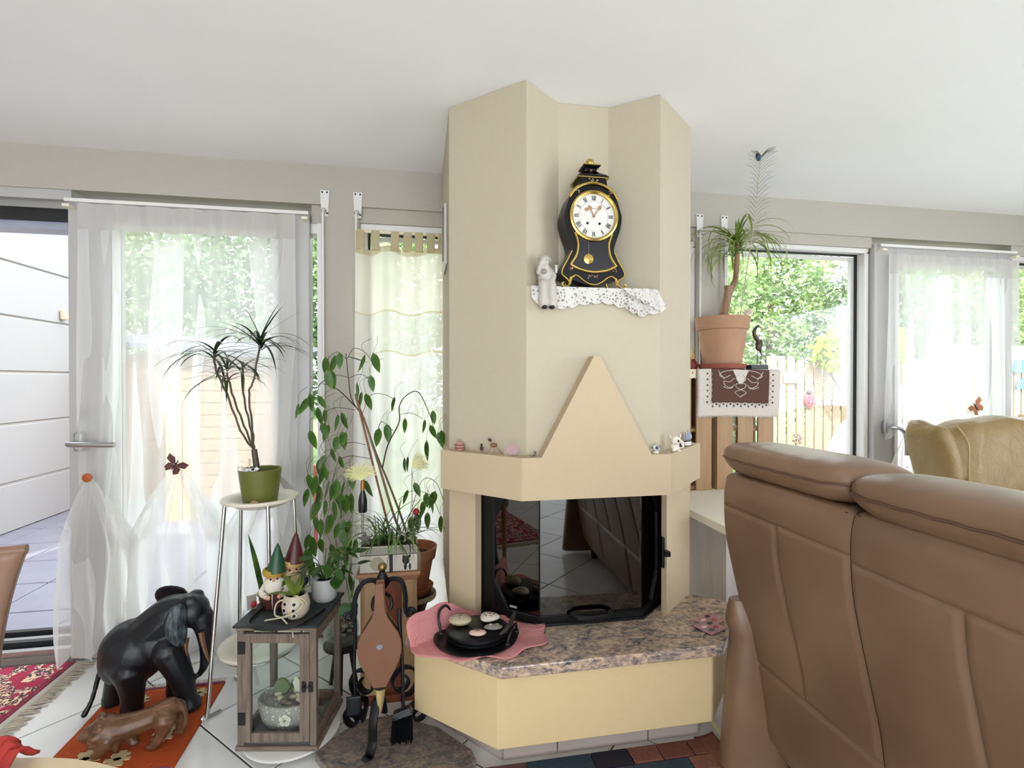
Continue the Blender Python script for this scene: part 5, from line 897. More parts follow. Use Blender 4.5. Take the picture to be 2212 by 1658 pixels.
# ------------------------------------------------------------------ mantel clock in the niche
m_lac = M('07070A', .2, 0, .05, spec=.3); m_gold = M('CBAE62', .2, 1, .06, 60)
ck = thing('mantel_clock', 'black lacquered mantel clock with gold trim in the niche', 'clock', (.637, 1.805, 1.6585))
S = [(.083, .030), (.121, .048), (.119, .069), (.10, .102), (.083, .136), (.085, .165), (.104, .219), (.112, .265), (.106, .294), (.088, .344), (.06, .368), (.054, .392), (.048, .415)]
cr = bez([(x, 0, z) for x, z in S], 5); poly = [(p.x, p.z) for p in cr]
bot = [(-.083+.166*i/16, .030-.018*math.sin(pi*i/16)**1.0) for i in range(1, 16)]
MB().xz([(-x, z) for x, z in reversed(poly)]+bot+poly, 0, .095).build('case', m_lac, ck, smooth=True, ang=35)
MB().loft([[(sx*x, y, z) for sx, y in ((-1, y0), (1, y0), (1, y1), (-1, y1))] for x, z, y0, y1 in ((.060, .413, -.004, .098), (.060, .419, -.004, .098), (.052, .426, .0, .09), (.034, .436, .012, .08), (.020, .446, .022, .07), (.021, .456, .022, .07), (.033, .463, .012, .078), (.033, .466, .012, .078))]).build('pediment', m_lac, ck)
MB().box(-.034, .034, .010, .08, .4655, .469).build('pediment_gilding', m_gold, ck); MB().box(-.061, .061, -.006, .0985, .411, .4145).build('cornice_gilding', m_gold, ck)
MB().ell((0, .042, .484), .0165, nu=20, nv=12).build('finial', m_gold, ck, smooth=True)
def gtube(nm, pts, r=.0035, n=6, par=ck, mt=None): return MB().tube(bez(pts, n), r, 8).build(nm, mt or m_gold, par, smooth=True)
gtube('arch_moulding', [(-.094, -.004, .335), (-.075, -.006, .362), (-.04, -.006, .383), (0, -.006, .390), (.04, -.006, .383), (.075, -.006, .362), (.094, -.004, .335)], .0055)
for s_ in (-1, 1):
    gtube('side_gilding', [(s_*.083, -.002, .136), (s_*.10, -.002, .102), (s_*.119, -.002, .069), (s_*.121, -.002, .048), (s_*.10, -.002, .03), (s_*.092, -.002, .012)], .003)
    gtube('front_foot', [(s_*.075, -.003, .042), (s_*.090, -.004, .035), (s_*.094, -.006, .015), (s_*.104, -.010, .004), (s_*.118, -.012, .004), (s_*.124, -.012, .012), (s_*.117, -.012, .017)], .004)
    gtube('rear_foot', [(s_*.075, .085, .04), (s_*.088, .088, .02), (s_*.1, .09, .005)], .004)
gtube('apron_gilding', [(-.09, -.003, .012), (-.085, -.003, .035), (-.072, -.003, .046), (-.055, -.003, .04), (-.03, -.003, .022), (0, -.003, .013), (.03, -.003, .022), (.055, -.003, .04), (.072, -.003, .046), (.085, -.003, .035), (.09, -.003, .012)], .003)
zc = .268; xc = .0
MB().lathe([(.081, 0), (.082, .010), (.088, .014), (.094, .011), (.096, .004), (.096, 0)], 64, tr(xc, 0, zc) @ rot(90)).build('bezel', m_gold, ck, smooth=True)
dial = MB().lathe([(0, 0), (.082, 0), (.082, .003), (0, .003)], 64, tr(xc, 0, zc) @ rot(90)).build('dial', M('DAD6CE', .35, var=.02), ck)
gtube('chapter_ring', [(.056*math.cos(i*pi/16), -.0034, zc+.056*math.sin(i*pi/16)) for i in range(33)], .00035, 1, dial, M('8A857C', .6))
for n_, num in enumerate(['XII', 'I', 'II', 'III', 'IIII', 'V', 'VI', 'VII', 'VIII', 'IX', 'X', 'XI']):
    mb = MB(); wid = {'I': .0042, 'V': .0085, 'X': .0085}; tot = sum(wid[c_] for c_ in num); x = -tot/2; hN = .0085
    for c_ in num:
        cxn = x+wid[c_]/2; x += wid[c_]
        bar = lambda xa, xb, w_: mb.add([(xa-w_, -.0045, -hN), (xa+w_, -.0045, -hN), (xb+w_, -.0045, hN), (xb-w_, -.0045, hN), (xa-w_, -.003, -hN), (xa+w_, -.003, -hN), (xb+w_, -.003, hN), (xb-w_, -.003, hN)], [(0, 1, 2, 3), (7, 6, 5, 4), (0, 4, 5, 1), (1, 5, 6, 2), (2, 6, 7, 3), (3, 7, 4, 0)])
        if c_ == 'I': bar(cxn, cxn, .0011)
        elif c_ == 'V': bar(cxn, cxn-.0032, .0011); bar(cxn, cxn+.0032, .0006)
        else: bar(cxn+.003, cxn-.003, .0011); bar(cxn-.003, cxn+.003, .0006)
    mb.v = [tuple(tr(xc, 0, zc) @ Matrix.Rotation(2*pi*n_/12, 4, 'Y') @ tr(0, 0, .067) @ V(p)) for p in mb.v]; mb.build('numeral', m_black, dial)
MB().tube([(xc-.014+i*.0011, -.0037, zc+.028+.0016*math.sin(i*1.9)+.0012*math.sin(i*.7)) for i in range(26)], .0004, 4).build('signature', M('4A443C', .6), dial)
for x in (-.024, .023): MB().lathe([(0, 0), (.005, 0), (.005, .001), (.002, .0012), (0, .0012)], 16, tr(xc+x, -.003, zc-.027) @ rot(90)).build('winding_hole', m_black, dial)
m_hand = M('B08868', .3, .6)
def hand(ang, L, nm):
    mb = MB(); m_ = tr(xc, -.0065, zc) @ Matrix.Rotation(R(ang), 4, 'Y'); mb.xz([(-.0022, -.006), (.0022, -.006), (.0016, L*.5), (.006, L*.62), (.0065, L*.72), (.002, L*.8), (0, L), (-.002, L*.8), (-.0065, L*.72), (-.006, L*.62), (-.0016, L*.5)], -.0006, .0006, m_); mb.build(nm, m_hand, ck)
hand(-27, .047, 'hour_hand'); hand(36, .058, 'minute_hand'); MB().lathe([(0, 0), (.005, 0), (.004, .003), (0, .003)], 14, tr(xc, -.006, zc) @ rot(90)).build('hand_boss', m_hand, ck)
for s_ in (-1, 1): MB().ell((xc-.022+.006*s_*1.1, -.0068, zc+.026+.003*s_), .0065, .0008, .0065, 12, 6).build('hour_hand_roundel', m_hand, ck)
wl = bez([(-.072, 0, .205), (-.062, 0, .175), (-.060, 0, .150), (-.067, 0, .12), (-.088, 0, .086)], 5); wb = bez([(-.088, 0, .086), (-.05, 0, .068), (0, 0, .060), (.05, 0, .068), (.088, 0, .086)], 5)
MB().xz([(p.x, p.z) for p in wl]+[(p.x, p.z) for p in wb[1:]]+[(-p.x, p.z) for p in reversed(wl[:-1])], -.0015, .001).build('pendulum_window', M('16161E', .1, 0, .05, spec=.5), ck)
gtube('window_gilding', [(p.x, -.004, p.z) for p in wl], .0048, 1); gtube('window_gilding', [(-p.x, -.004, p.z) for p in wl], .0048, 1); gtube('window_gilding', [(p.x*1.03, -.004, p.z) for p in wb], .0055, 1)
MB().lathe([(0, 0), (.019, 0), (.0185, .003), (.010, .005), (0, .0055)], 24, tr(-.02, -.002, .108) @ rot(90)).build('pendulum_bob', m_gold, ck, smooth=True); MB().tube([(-.02, -.003, .175), (-.02, -.003, .125)], .0009, 5).build('pendulum_rod', M('8A8A90', .3, .8), ck)
rnd = random.Random(17)
for x, z, n_, sp in ((0, .043, 12, .022), (-.085, .072, 6, .009), (.085, .070, 6, .009), (.0, .402, 9, .016), (0, .445, 4, .005), (-.06, .355, 4, .008), (.062, .352, 4, .008)):
    for i in range(n_): MB().ell((x+rnd.uniform(-sp, sp), -.0012 if z < .41 else (-.002 if z < .43 else .02), z+rnd.uniform(-.006, .006)), rnd.uniform(.002, .0042), .0009, rnd.uniform(.0015, .003), 8, 5).build('painted_petal', M(rnd.choice(['9A5A3C', 'B08A4A', '8A3A3C', '5E6E5A', 'A89A7C', '6E3A34']), .4), ck)
# ------------------------------------------------------------------ lace doily over the niche edge
k = N('white_lace'); v = k.co((1, 1, 1)); vo = k.n('TexVoronoi', {'Vector': v, 'Scale': 75}, feature='DISTANCE_TO_EDGE'); nz = k.noise(v, 22, 2); thr_ = k.math('MULTIPLY', k.math('ADD', nz.outputs[0], -.28, True), .55)
holes = k.math('GREATER_THAN', vo.outputs['Distance'], k.math('ADD', thr_, .10)); tp = k.n('BsdfTransparent'); k.set(c='CFCBC5', r=.9)
mx = k.n('MixShader', {0: k.math('SUBTRACT', 1, k.math('MULTIPLY', holes, .75)), 1: tp.outputs[0], 2: k.b.outputs[0]}); k.t.links.new(mx.outputs[0], k.out.inputs[0]); m_wl = k.m
dl = thing('lace_runner', 'white lace runner hanging over the niche edge below the clock', 'doily', (.637, 1.80, 1.657))
MB().box(.412, .866, 1.793, 1.84, 1.6572, 1.6582).build('lying_part', m_wl, dl, world=True)
def skirt(u, v):
    x = .395+.49*u; sc = .010*abs(math.sin(u*pi*11)); dep = .062+.012*math.sin(u*9)+(.02 if u > .72 else 0)*math.sin((u-.72)/.28*pi if u > .72 else 0)+(.0 if u > .08 else -.02*(1-u/.08)); fl_ = .008+.006*math.sin(u*34)+.012*(u > .75)*math.sin(u*60)**2
    return (x+(.03*v*(u-.9)*10*(u > .9)), 1.7905-.004-fl_*v, 1.658-(dep+sc)*v)
MB().grid(skirt, 110, 12).build('hanging_part', m_wl, dl, world=True, smooth=True, fix=False)
MB().grid(lambda u, v: (.74+.13*u+.015*v, 1.778-.014*v-.004*math.sin(u*20), 1.659-(.02+.06*u+.006*abs(math.sin(u*16)))*v), 30, 8).build('overlap_fold', m_wl, dl, world=True, smooth=True, fix=False)
MB().tube([V(skirt(i/110, 1.0)) for i in range(111)], .0016, 5).build('scalloped_edge', M('E2DED8', .9), dl, world=True)
# ------------------------------------------------------------------ sitting pierrot figurine
pf = thing('pierrot_figurine', 'white ceramic pierrot figurine sitting on the niche edge', 'figurine', (.452, 1.79, 1.6595)); m_cer = M('B9B2A8', .35, var=.04)
mb = MB(); limb(mb, [(0, .012, .015), (-.004, .008, .045), (-.006, .004, .07)], [.028, .027, .019]); mb.ell((-.010, -.006, .087), .019, .019, .02, 14, 10)
for sx in (-1, 1): limb(mb, [(sx*.015, .0, .008), (sx*.016, -.018, .002), (sx*.0165, -.021, -.03), (sx*.017, -.022, -.070)], [.0165, .017, .0165, .018], 10)
limb(mb, [(-.022, .004, .058), (-.032, -.01, .045), (-.026, -.02, .07), (-.022, -.02, .082)], [.010, .009, .008, .008]); limb(mb, [(.018, .006, .058), (.028, -.008, .035), (.018, -.022, .016)], [.010, .009, .008]); fuse(mb, 'body', m_cer, pf, .0035, 2, world=False)
MB().lathe([(.020, .0), (.024, .003), (.019, .008), (.015, .016), (.008, .020), (0, .021)], 20, tr(-.006, .0, .092) @ rot(-18, 14)).build('hat', m_cer, pf, smooth=True)
MB().ell((-.006, -.022, .088), .003, .002, .004, 8, 5).build('eye', M('2A1E1C', .4), pf); MB().ell((-.012, -.016, .048), .012, .008, .010, 10, 6).build('dark_ruff', M('8E8882', .5), pf, smooth=True)
for sx in (-1, 1): MB().ell((sx*.014, -.028, -.082), .011, .015, .008, 12, 8).build('shoe', M('08080A', .12), pf, smooth=True)
MB().lathe([(.004, 0), (.006, .012), (.005, .024), (.007, .028), (0, .03)], 10, tr(.034, -.012, .045)).build('trinket', m_cer, pf, smooth=True)
# ------------------------------------------------------------------ small things on the mantel ledge
Zm = 1.0425; m_pk = M('B98A7C', .5, var=.15)
t = thing('striped_pot', 'small pink striped lidded pot on the mantel end', 'pot', (.150, 1.962, Zm)); MB().lathe([(0, 0), (.012, 0), (.0175, .008), (.019, .016), (.017, .024), (.011, .032), (.003, .036), (0, .037)], 20).build('body', m_pk, t, smooth=True)
for z in (.010, .020): MB().lathe([(.0188, z), (.0197, z+.002), (.0188, z+.004)], 20).build('stripe', M('6A3A34', .5), t)
MB().tube([(0, 0, .036), (0, 0, .045)], .001, 5).build('knob', M('6A4A34', .5), t)
t = thing('pebble_bird', 'tiny dark pebble bird on wire legs on the mantel', 'figurine', (.228, 1.895, Zm)); MB().ell((0, 0, .0155), .0072, .006, .008, 10, 8).build('body', M('3A2422', .5), t, smooth=True); MB().ell((-.001, 0, .0285), .005, nu=10, nv=7).build('head', M('2E1C1A', .5), t, smooth=True)
for dx in (-.003, .006): MB().tube([(0, 0, .012), (dx, 0, 0)], .0012, 5).build('leg', M('8A5A40', .5), t)
t = thing('pebble_deer', 'pebble deer on three stick legs on the mantel', 'figurine', (.268, 1.858, Zm)); MB().ell((0, 0, .031), .0135, .009, .009, 14, 8).build('body', M('7E5444', .5), t, smooth=True); MB().ell((-.014, 0, .051), .008, .006, .006, 10, 7, mm=rot(0, 25, 0).to_3x3()).build('head', M('4E2C26', .5), t, smooth=True); MB().tube([(-.008, 0, .036), (-.012, 0, .048)], .0015, 5).build('neck', M('9A6A50', .5), t)
for dx, dy in ((-.026, -.004), (.002, -.006), (.030, -.002)): MB().tube([(dx*.3, 0, .028), (dx, dy, 0)], .0013, 6).build('leg', M('9A6A50', .5), t)
t = thing('agate_stand', 'pink agate slice in a clear acrylic stand on the mantel', 'ornament', (.326, 1.792, Zm), -12); MB().xz([(.022*math.cos(i*pi/9)*(1+.06*math.sin(i*2.3)), .024+.020*math.sin(i*pi/9)*(1+.05*math.sin(i*3.1))) for i in range(18)], -.003, .003).build('agate_slice', M('98605C', .25, var=.3, scale=70), t); MB().box(-.028, .026, -.008, -.006, 0, .05).build('acrylic_plate', glass('acrylic', (1, 1, 1, 1)), t); MB().box(-.028, .026, -.006, .012, 0, .002).build('acrylic_foot', glass('acrylic_foot', (1, 1, 1, 1)), t)
t = thing('driftwood_curl', 'tiny curled driftwood bird on a flat base on the mantel', 'ornament', (.398, 1.762, Zm)); MB().box(-.012, .010, -.004, .004, 0, .003).build('base', M('8A7A6C', .6), t); MB().tube(bez([(0, 0, .003), (.006, 0, .008), (.009, 0, .014), (.005, 0, .017), (.001, 0, .014)], 5), .002, 6).build('curl', M('5A4A40', .6), t, smooth=True)
t = thing('crystal_ornament', 'small clear crystal ornament with blue centre by the gable', 'ornament', (.868, 1.762, Zm)); MB().ell((0, 0, .020), .012, .008, .012, 10, 6).build('crystal', M('C9CACC', .1, .2), t); MB().lathe([(0, 0), (.006, 0), (.006, .003), (.0025, .004), (0, .004)], 12, tr(0, -.007, .021) @ rot(90)).build('blue_eye', M('3A4468', .2), t); MB().lathe([(0, 0), (.011, 0), (.008, .009), (0, .009)], 14).build('foot', M('D8D4CC', .2), t, smooth=True)
for sx in (-1, 1): MB().ell((sx*.016, 0, .023+.002*sx), .005, .004, .004, 8, 5).build('side_bead', M('6A6A5A', .3), t)
t = thing('white_toy_elephant', 'white toy elephant with blue eyes on the mantel', 'toy', (.958, 1.787, Zm), -20); mb = MB(); mb.ell((0, 0, .018), .017, .016, .019, 14, 10); mb.ell((.002, -.004, .042), .019, .018, .018, 14, 10); limb(mb, [(.016, -.012, .042), (.026, -.02, .036), (.028, -.02, .022)], [.008, .006, .005]); mb.ell((-.006, -.014, .007), .009, .010, .007, 10, 6); mb.ell((.014, -.012, .006), .007, .008, .006, 10, 6); fuse(mb, 'body', M('E2DACB', .6), t, .003, 2, world=False)
for sx in (-1, 1): MB().ell((.002+sx*.016, .004, .050+(.006 if sx > 0 else 0)), .005, .010, .014, 10, 7, mm=rot(0, sx*20, 0).to_3x3()).build('ear', M('DDD2C2', .6), t, smooth=True)
MB().ell((.010, -.0205, .043), .004, .002, .005, 8, 6).build('eye', M('0E1016', .1), t, smooth=True)
t = thing('triangle_clock', 'small dark triangular ornament with white frame on the mantel', 'ornament', (1.02, 1.862, Zm), 30); MB().xz([(-.014, .0), (.018, 0), (.016, .006), (-.010, .036), (-.014, .034)], -.004, .004).build('frame', m_white, t, bevel=.001); MB().xz([(-.0105, .006), (.010, .006), (-.008, .028)], -.0052, -.0035).build('dark_face', M('24100E', .3), t)
t = thing('model_ship', 'small model sailing ship with blue sails on the mantel', 'model ship', (1.095, 1.935, Zm), 25); MB().loft([[(x*s_, y*s_, z) for x, y in ((-.024, -.004), (-.016, -.009), (.014, -.009), (.026, 0), (.014, .009), (-.016, .009), (-.024, .004))] for z, s_ in ((0, .8), (.006, .9), (.018, 1.0))]).build('hull', m_white, t)
MB().box(-.023, .02, -.009, .009, .018, .021).build('deck', M('2A2422', .5), t); MB().box(-.021, .018, -.0075, .0075, -.0, .003).build('keel_stripe', M('1E1E22', .5), t)
for x, h_ in ((-.014, .058), (.0, .066), (.012, .058)): MB().tube([(x, 0, .02), (x, 0, h_)], .0009, 5).build('mast', M('5A4A3A', .5), t); MB().grid(lambda u, v, x=x, h_=h_: (x-.007+.014*u, -.003-.004*math.sin(pi*v), .026+(h_-.034)*v), 4, 6).build('sail', M('9AA6C0', .7, var=.15), t, smooth=True, solid=.0008)
MB().add([(.02, 0, .03), (.032, 0, .034), (.02, 0, .038)], [(0, 1, 2)]).build('pennant', M('A83A34', .6), t, solid=.0008)
# ------------------------------------------------------------------ pink mat, iron griddle, painted stones on the hearth
Zs = .3955
k = N('pink_crochet'); v = k.co(); wv = k.n('TexWave', {'Vector': v, 'Scale': 42, 'Distortion': 3}, wave_type='RINGS'); nz = k.noise(v, 30, 3); k.set(c=k.mix(nz.outputs[0], 'C47A7C', 'D89494'), r=.9).bump(wv.outputs[1], .4, .004); m_pink = k.m
mt_ = thing('crochet_mat', 'pink crocheted mat lying on the granite hearth', 'mat', (.215, 1.80, Zs))
def mat_(u, v):
    a = 2*pi*u; r = v*(.21+.012*math.sin(a*9)+.02*math.cos(a-3.4)+.03*math.cos(2*a+.4)); x, y = r*math.cos(a)*1.08, r*math.sin(a)*.86; z = .003+.004*v*v*math.sin(a*7+1)+.003*v
    up_ = max(0, (-x*.62+y*.78)-.115); z += up_*.9; y -= up_*.75; x += up_*.3
    return (x, y, max(.0015, z))
MB().grid(mat_, 90, 16).build('crochet_disc', m_pink, mt_, smooth=True, solid=.003)
rnd = random.Random(5)
for i in range(26): a = rnd.choice([.15, .45, .75, 1.9, 2.2])+rnd.uniform(-.12, .12); q = mat_(a/(2*pi), rnd.uniform(.72, .9)); MB().ell((q[0], q[1], q[2]+.002), .0022, .0022, .0008, 7, 4).build('eyelet', M('5E2E34', .9), mt_)
gr = thing('iron_griddle', 'round black iron griddle tray with two loop handles', 'griddle', (.193, 1.775, Zs+.006)); m_gri = M('17181B', .3, .4, .25, 25)
MB().lathe([(0, 0), (.128, 0), (.136, .004), (.138, .009), (.132, .009), (.12, .006), (0, .006)], 56, Matrix.Diagonal((1.08, .95, 1, 1))).build('tray', m_gri, gr, smooth=True, ang=30)
MB().lathe([(0, .006), (.096, .006), (.104, .012), (.104, .019), (.098, .021), (.098, .025), (.106, .027), (.106, .034), (.10, .037), (0, .036)], 56, tr(.006, .004, 0) @ Matrix.Diagonal((1.05, .93, 1, 1))).build('griddle_plate', m_gri, gr, smooth=True, ang=30)
for pts in ([(-.122, .03, .006), (-.124, .032, .028), (-.13, .04, .066), (-.122, .062, .085), (-.10, .095, .082), (-.083, .112, .05), (-.08, .112, .008)], [(.098, -.085, .006), (.10, -.085, .03), (.112, -.078, .052), (.125, -.05, .056), (.14, -.02, .05), (.145, -.005, .028), (.146, -.002, .006)]):
    h_ = MB().tube(bez(pts, 6), .0048, 8).build('handle', m_gri, gr, smooth=True)
    for q in (pts[0], pts[-1]): MB().box(q[0]-.008, q[0]+.008, q[1]-.008, q[1]+.008, .004, .018).build('handle_socket', m_gri, h_, bevel=.002)
MB().tube(bez([(.075, -.07, .042), (.10, -.055, .05), (.125, -.02, .062), (.145, .02, .075)], 5), [.004, .005, .006, .007, .0075, .008, .008, .008, .008, .008, .0085, .009, .0085, .007, .006, .004], 8).build('lifter_stick', M('2E2624', .5), gr, smooth=True)
def pebble(lbl, x, y, rx, ry, rz, c, marks, rzrot, seed, tri=0):
    t = thing('painted_stone', lbl, 'stone', (x, y, Zs+.0435), rzrot); rnd = random.Random(seed); rings = []
    for j in range(9):
        b_ = -pi/2+pi*j/8; rings.append([(rx*math.cos(b_)*math.cos(i*pi/12)*(1+tri*math.cos(3*i*pi/12)), ry*math.cos(b_)*math.sin(i*pi/12)*(1+tri*math.cos(3*i*pi/12)), rz+rz*math.sin(b_)) for i in range(24)])
    MB().loft(rings).build('pebble', M(c, .45, var=.06), t, smooth=True)
    top = lambda u, v: V((u*rx, v*ry, rz+rz*math.sqrt(max(0, 1-u*u-v*v))+.0004))
    for kind, mc, data in marks:
        if kind == 'line': MB().tube([top(*p) for p in bez([(a, b, 0) for a, b in data], 5) for p in [(p.x, p.y)]] if False else [top(p.x, p.y) for p in bez([(a, b, 0) for a, b in data], 5)], .0009, 5).build('painted_line', M(mc, .6), t)
        else:
            for a, b, r_ in data: q = top(a, b); MB().ell(q, r_, r_, .0012, 9, 5).build('painted_dot', M(mc, .6), t)
pebble('large beige stone painted with a grey bird on the griddle', .140, 1.812, .042, .034, .016, 'B5A88A', [('line', '6E6058', [(-.8, .1), (-.4, -.2), (0, -.1), (.4, .0), (.85, .3)]), ('line', '6E6058', [(-.3, .5), (-.05, .2), (0, -.3), (-.05, -.6)]), ('line', '7A6A5E', [(.3, .6), (.1, .2), (0, -.1)]), ('line', '6E6058', [(-.1, .6), (.0, .3), (.12, .5)]), ('dot', 'B08A7C', [(.5, -.1, .006), (.62, .05, .004)])], -10, 1)
pebble('white stone painted with small flowers on the griddle', .247, 1.822, .036, .034, .012, 'DCD5C6', [('dot', '4A2A2E', [(.1, .65, .004), (.45, .0, .004), (-.35, -.3, .004), (.5, .5, .0025), (-.5, .1, .003)]), ('line', '8A5A34', [(-.3, .25), (0, .1), (.3, .3)]), ('line', '8A5A34', [(-.1, .45), (0, .1), (.2, -.1)]), ('dot', '9A6A3A', [(0, .2, .005), (-.12, .1, .003), (.12, .12, .003)]), ('line', '4A3A34', [(.0, -.35), (.15, -.42), (.3, -.35)])], -8, 2, .08)
pebble('grey oval stone with a white and a green dot on griddle', .252, 1.752, .034, .016, .009, '78746E', [('dot', 'CFCBC4', [(-.3, .05, .006)]), ('dot', 'A3A25E', [(.4, .25, .007)]), ('dot', '222226', [(-.26, .05, .0025)])], -8, 3)
pebble('small pink stone with dark writing on the griddle', .193, 1.722, .030, .019, .009, 'CFB2A2', [('line', '3A302E', [(-.6, .2), (-.45, .35), (-.4, .1), (-.25, .35), (-.2, .1), (0, .3), (.1, .1), (.25, .32), (.4, .12), (.6, .25)]), ('line', '3A302E', [(-.2, -.2), (-.05, -.05), (.0, -.25), (.2, -.08)])], -8, 4)
for i, (x, y, rz_, lbl) in enumerate(((1.085, 1.758, 28, 'pink picture coaster lying further from the hearth edge'), (1.055, 1.70, 22, 'pink picture coaster overlapping at the hearth corner'))):
    t = thing('picture_coaster', lbl, 'coaster', (x, y, Zs+.0005+.004*i), rz_, 'pink picture coasters'); MB().box(-.045, .045, -.04, .04, 0, .004).build('board', M('B98E8C', .4, var=.25, scale=45), t, bevel=.002)
    for j, (a, b, c_) in enumerate(((-.02, .01, 'E4CFC8'), (.015, -.012, 'B2505A'), (.02, .018, '4A4244'), (-.015, -.018, '6A5A58'))): MB().lathe([(0, 0), (.012, 0), (.012, .0008), (0, .0008)], 14, tr(a, b, .004) @ Matrix.Diagonal((1.2, .7, 1, 1))).build('printed_patch', M(c_, .4), t)
# ------------------------------------------------------------------ lace runner, terracotta pot and yucca on the crates
Zc = .735+.635
ru = thing('table_runner', 'brown runner with white lace border over the pine crate', 'runner', (1.70, 2.53, Zc)); m_br = M('54382C', .9, var=.1, scale=60); m_rw = M('C9C0B6', .9, var=.08, scale=80); m_rl = M('E6E0D8', .9)
MB().box(1.48, 1.905, 2.42, 2.64, Zc+.0005, Zc+.003).build('lying_cloth', m_rw, ru, world=True)
yf = 2.4185; zb0 = Zc-.245
def hang(u, v, off=0): return (1.425+.48*u-.006*v+.004*math.sin(v*3+u), yf-off-.004*math.sin(u*7+v*2)*v, Zc+.003-.25*v+.004*math.sin(u*5))
MB().grid(lambda u, v: hang(u, v), 40, 24).build('white_border', m_rw, ru, world=True, smooth=True, solid=.002)
MB().grid(lambda u, v: hang(.16+.70*u, .0+.72*v, .0022), 30, 18).build('brown_field', m_br, ru, world=True, smooth=True, solid=.0015)
def curl(pts, par=ru, r=.0034): MB().tube(bez([hang(a, b, .0042) for a, b in pts], 4), r, 6, flat=(.5, 1.2)).build('lace_scroll', m_rl, par, world=True, smooth=True)
for s_ in (-1, 1):
    X_ = lambda a: .51+s_*a
    for pts in ([(X_(.05), .02), (X_(.20), .06), (X_(.26), .14), (X_(.20), .19), (X_(.13), .14)], [(X_(.27), .04), (X_(.25), .12), (X_(.20), .22)], [(X_(.08), .20), (X_(.14), .28), (X_(.21), .27), (X_(.19), .36), (X_(.12), .40), (X_(.08), .34)], [(X_(.22), .38), (X_(.15), .42), (X_(.10), .40)], [(X_(.01), .30), (X_(.06), .33), (X_(.05), .40), (X_(.0), .44)], [(X_(.0), .44), (X_(.07), .50), (X_(.03), .56), (X_(.0), .60)], [(X_(.02), .12), (X_(.06), .2), (X_(.03), .28)]): curl(pts)
MB().grid(lambda u, v: hang(.51+(u-.5)*(.20-.16*v), .02+.30*v, .0034), 12, 12).build('lace_centre', m_rw, ru, world=True, smooth=True, fix=False)
for i in range(8):                                # scalloped inner border
    a = .18+i*.0875; curl([(a, .755), (a+.02, .725), (a+.044, .715), (a+.068, .725), (a+.087, .755)], r=.0018); q = hang(a+.0435, .75, .0036); MB().ell(q, .0055, .001, .0055, 10, 5).build('lace_hole', m_br, ru, world=True); q = hang(a, .79, .0036); MB().ell(q, .004, .001, .006, 8, 5).build('lace_hole', m_br, ru, world=True)
for e in (.125, .895):
    for i in range(6):
        b = .04+i*.12; curl([(e, b), (e+.03*(1 if e < .5 else -1), b+.03), (e+.035*(1 if e < .5 else -1), b+.06), (e+.03*(1 if e < .5 else -1), b+.09), (e, b+.12)], r=.0018); q = hang(e-.015*(1 if e < .5 else -1), b+.06, .0036); MB().ell(q, .0045, .001, .0055, 8, 5).build('lace_hole', m_br, ru, world=True)
mb = MB(); rnd = random.Random(3)
for i in range(80): q = hang(i/80, 1.0); mb.tube([q, (q[0]+rnd.uniform(-.003, .003), q[1], q[2]-rnd.uniform(.004, .010))], .0011, 4, cap=False)
for e in (0, 1):
    for i in range(40): q = hang(e, i/40); mb.tube([q, (q[0]+(-1 if e == 0 else 1)*rnd.uniform(.004, .009), q[1], q[2]-.002)], .0011, 4, cap=False)
tag(mb.build('frayed_edge', M('D8D0C4', .9), ru, world=True, fix=False), kind='stuff')
cl2 = thing('small_cloth', 'cream eyelet cloth on the crate beside the column', 'cloth', (1.35, 2.5, Zc)); MB().box(1.20, 1.42, 2.427, 2.62, Zc+.0005, Zc+.0025).build('lying_cloth', M('DCCFB4', .9), cl2, world=True); MB().grid(lambda u, v: (1.20+.22*u, 2.4255-.003*math.sin(u*12)*v, Zc+.0025-.045*v-.004*abs(math.sin(u*30))*v), 40, 6).build('hanging_edge', M('DCCFB4', .9), cl2, world=True, smooth=True, solid=.0015)
for i in range(7): MB().ell((1.225+i*.029, 2.423, Zc-.015), .003, .001, .005, 7, 5).build('eyelet', M('5A3A2C', .9), cl2, world=True)
m_ter2 = M('AC8468', .75, var=.08, scale=14, bump=.05); m_sau = M('8E4E3A', .6, var=.06)
tp_ = thing('yucca_pot', 'drooping dragon tree in large terracotta pot on crate', 'plant', (1.640, 2.535, Zc+.0035))
MB().lathe([(0, 0), (.108, 0), (.118, .006), (.126, .030), (.122, .030), (.110, .010), (0, .008)], 40).build('saucer', m_sau, tp_, smooth=True, ang=30)
MB().lathe([(0, .009), (.094, .009), (.098, .014), (.126, .215), (.134, .218), (.139, .235), (.137, .24), (.142, .265), (.144, .285), (.136, .287), (.128, .26), (0, .255)], 48).build('pot', m_ter2, tp_, smooth=True, ang=25); MB().lathe([(.128, 0), (0, .006)], 24, tr(0, 0, .257)).build('soil', M('2A1E18', .95, var=.3), tp_)
m_yt = wood('yucca_trunk', '6A4A34', '9A7656', 12)
for p, rr_ in (([(.0, 0, .255), (.012, 0, .33), (.028, -.01, .42), (.03, -.012, .46)], [.03, .026, .022, .024]), ([(.032, -.008, .40), (.055, -.01, .46), (.072, -.012, .50), (.078, -.012, .60), (.082, -.012, .70)], [.016, .016, .015, .013, .011])):
    q = bez(p, 5); rs = [r.x for r in bez([(a, 0, 0) for a in rr_], 5)]; MB().tube(q, [r*(1+.06*math.sin(i*2.6)) for i, r in enumerate(rs)], 12).build('trunk', m_yt, tp_, smooth=True)
m_yl = leafmat('yucca_leaf', '5A7A2C', 'A5B45C', .4, 14, .4); rnd = random.Random(8)
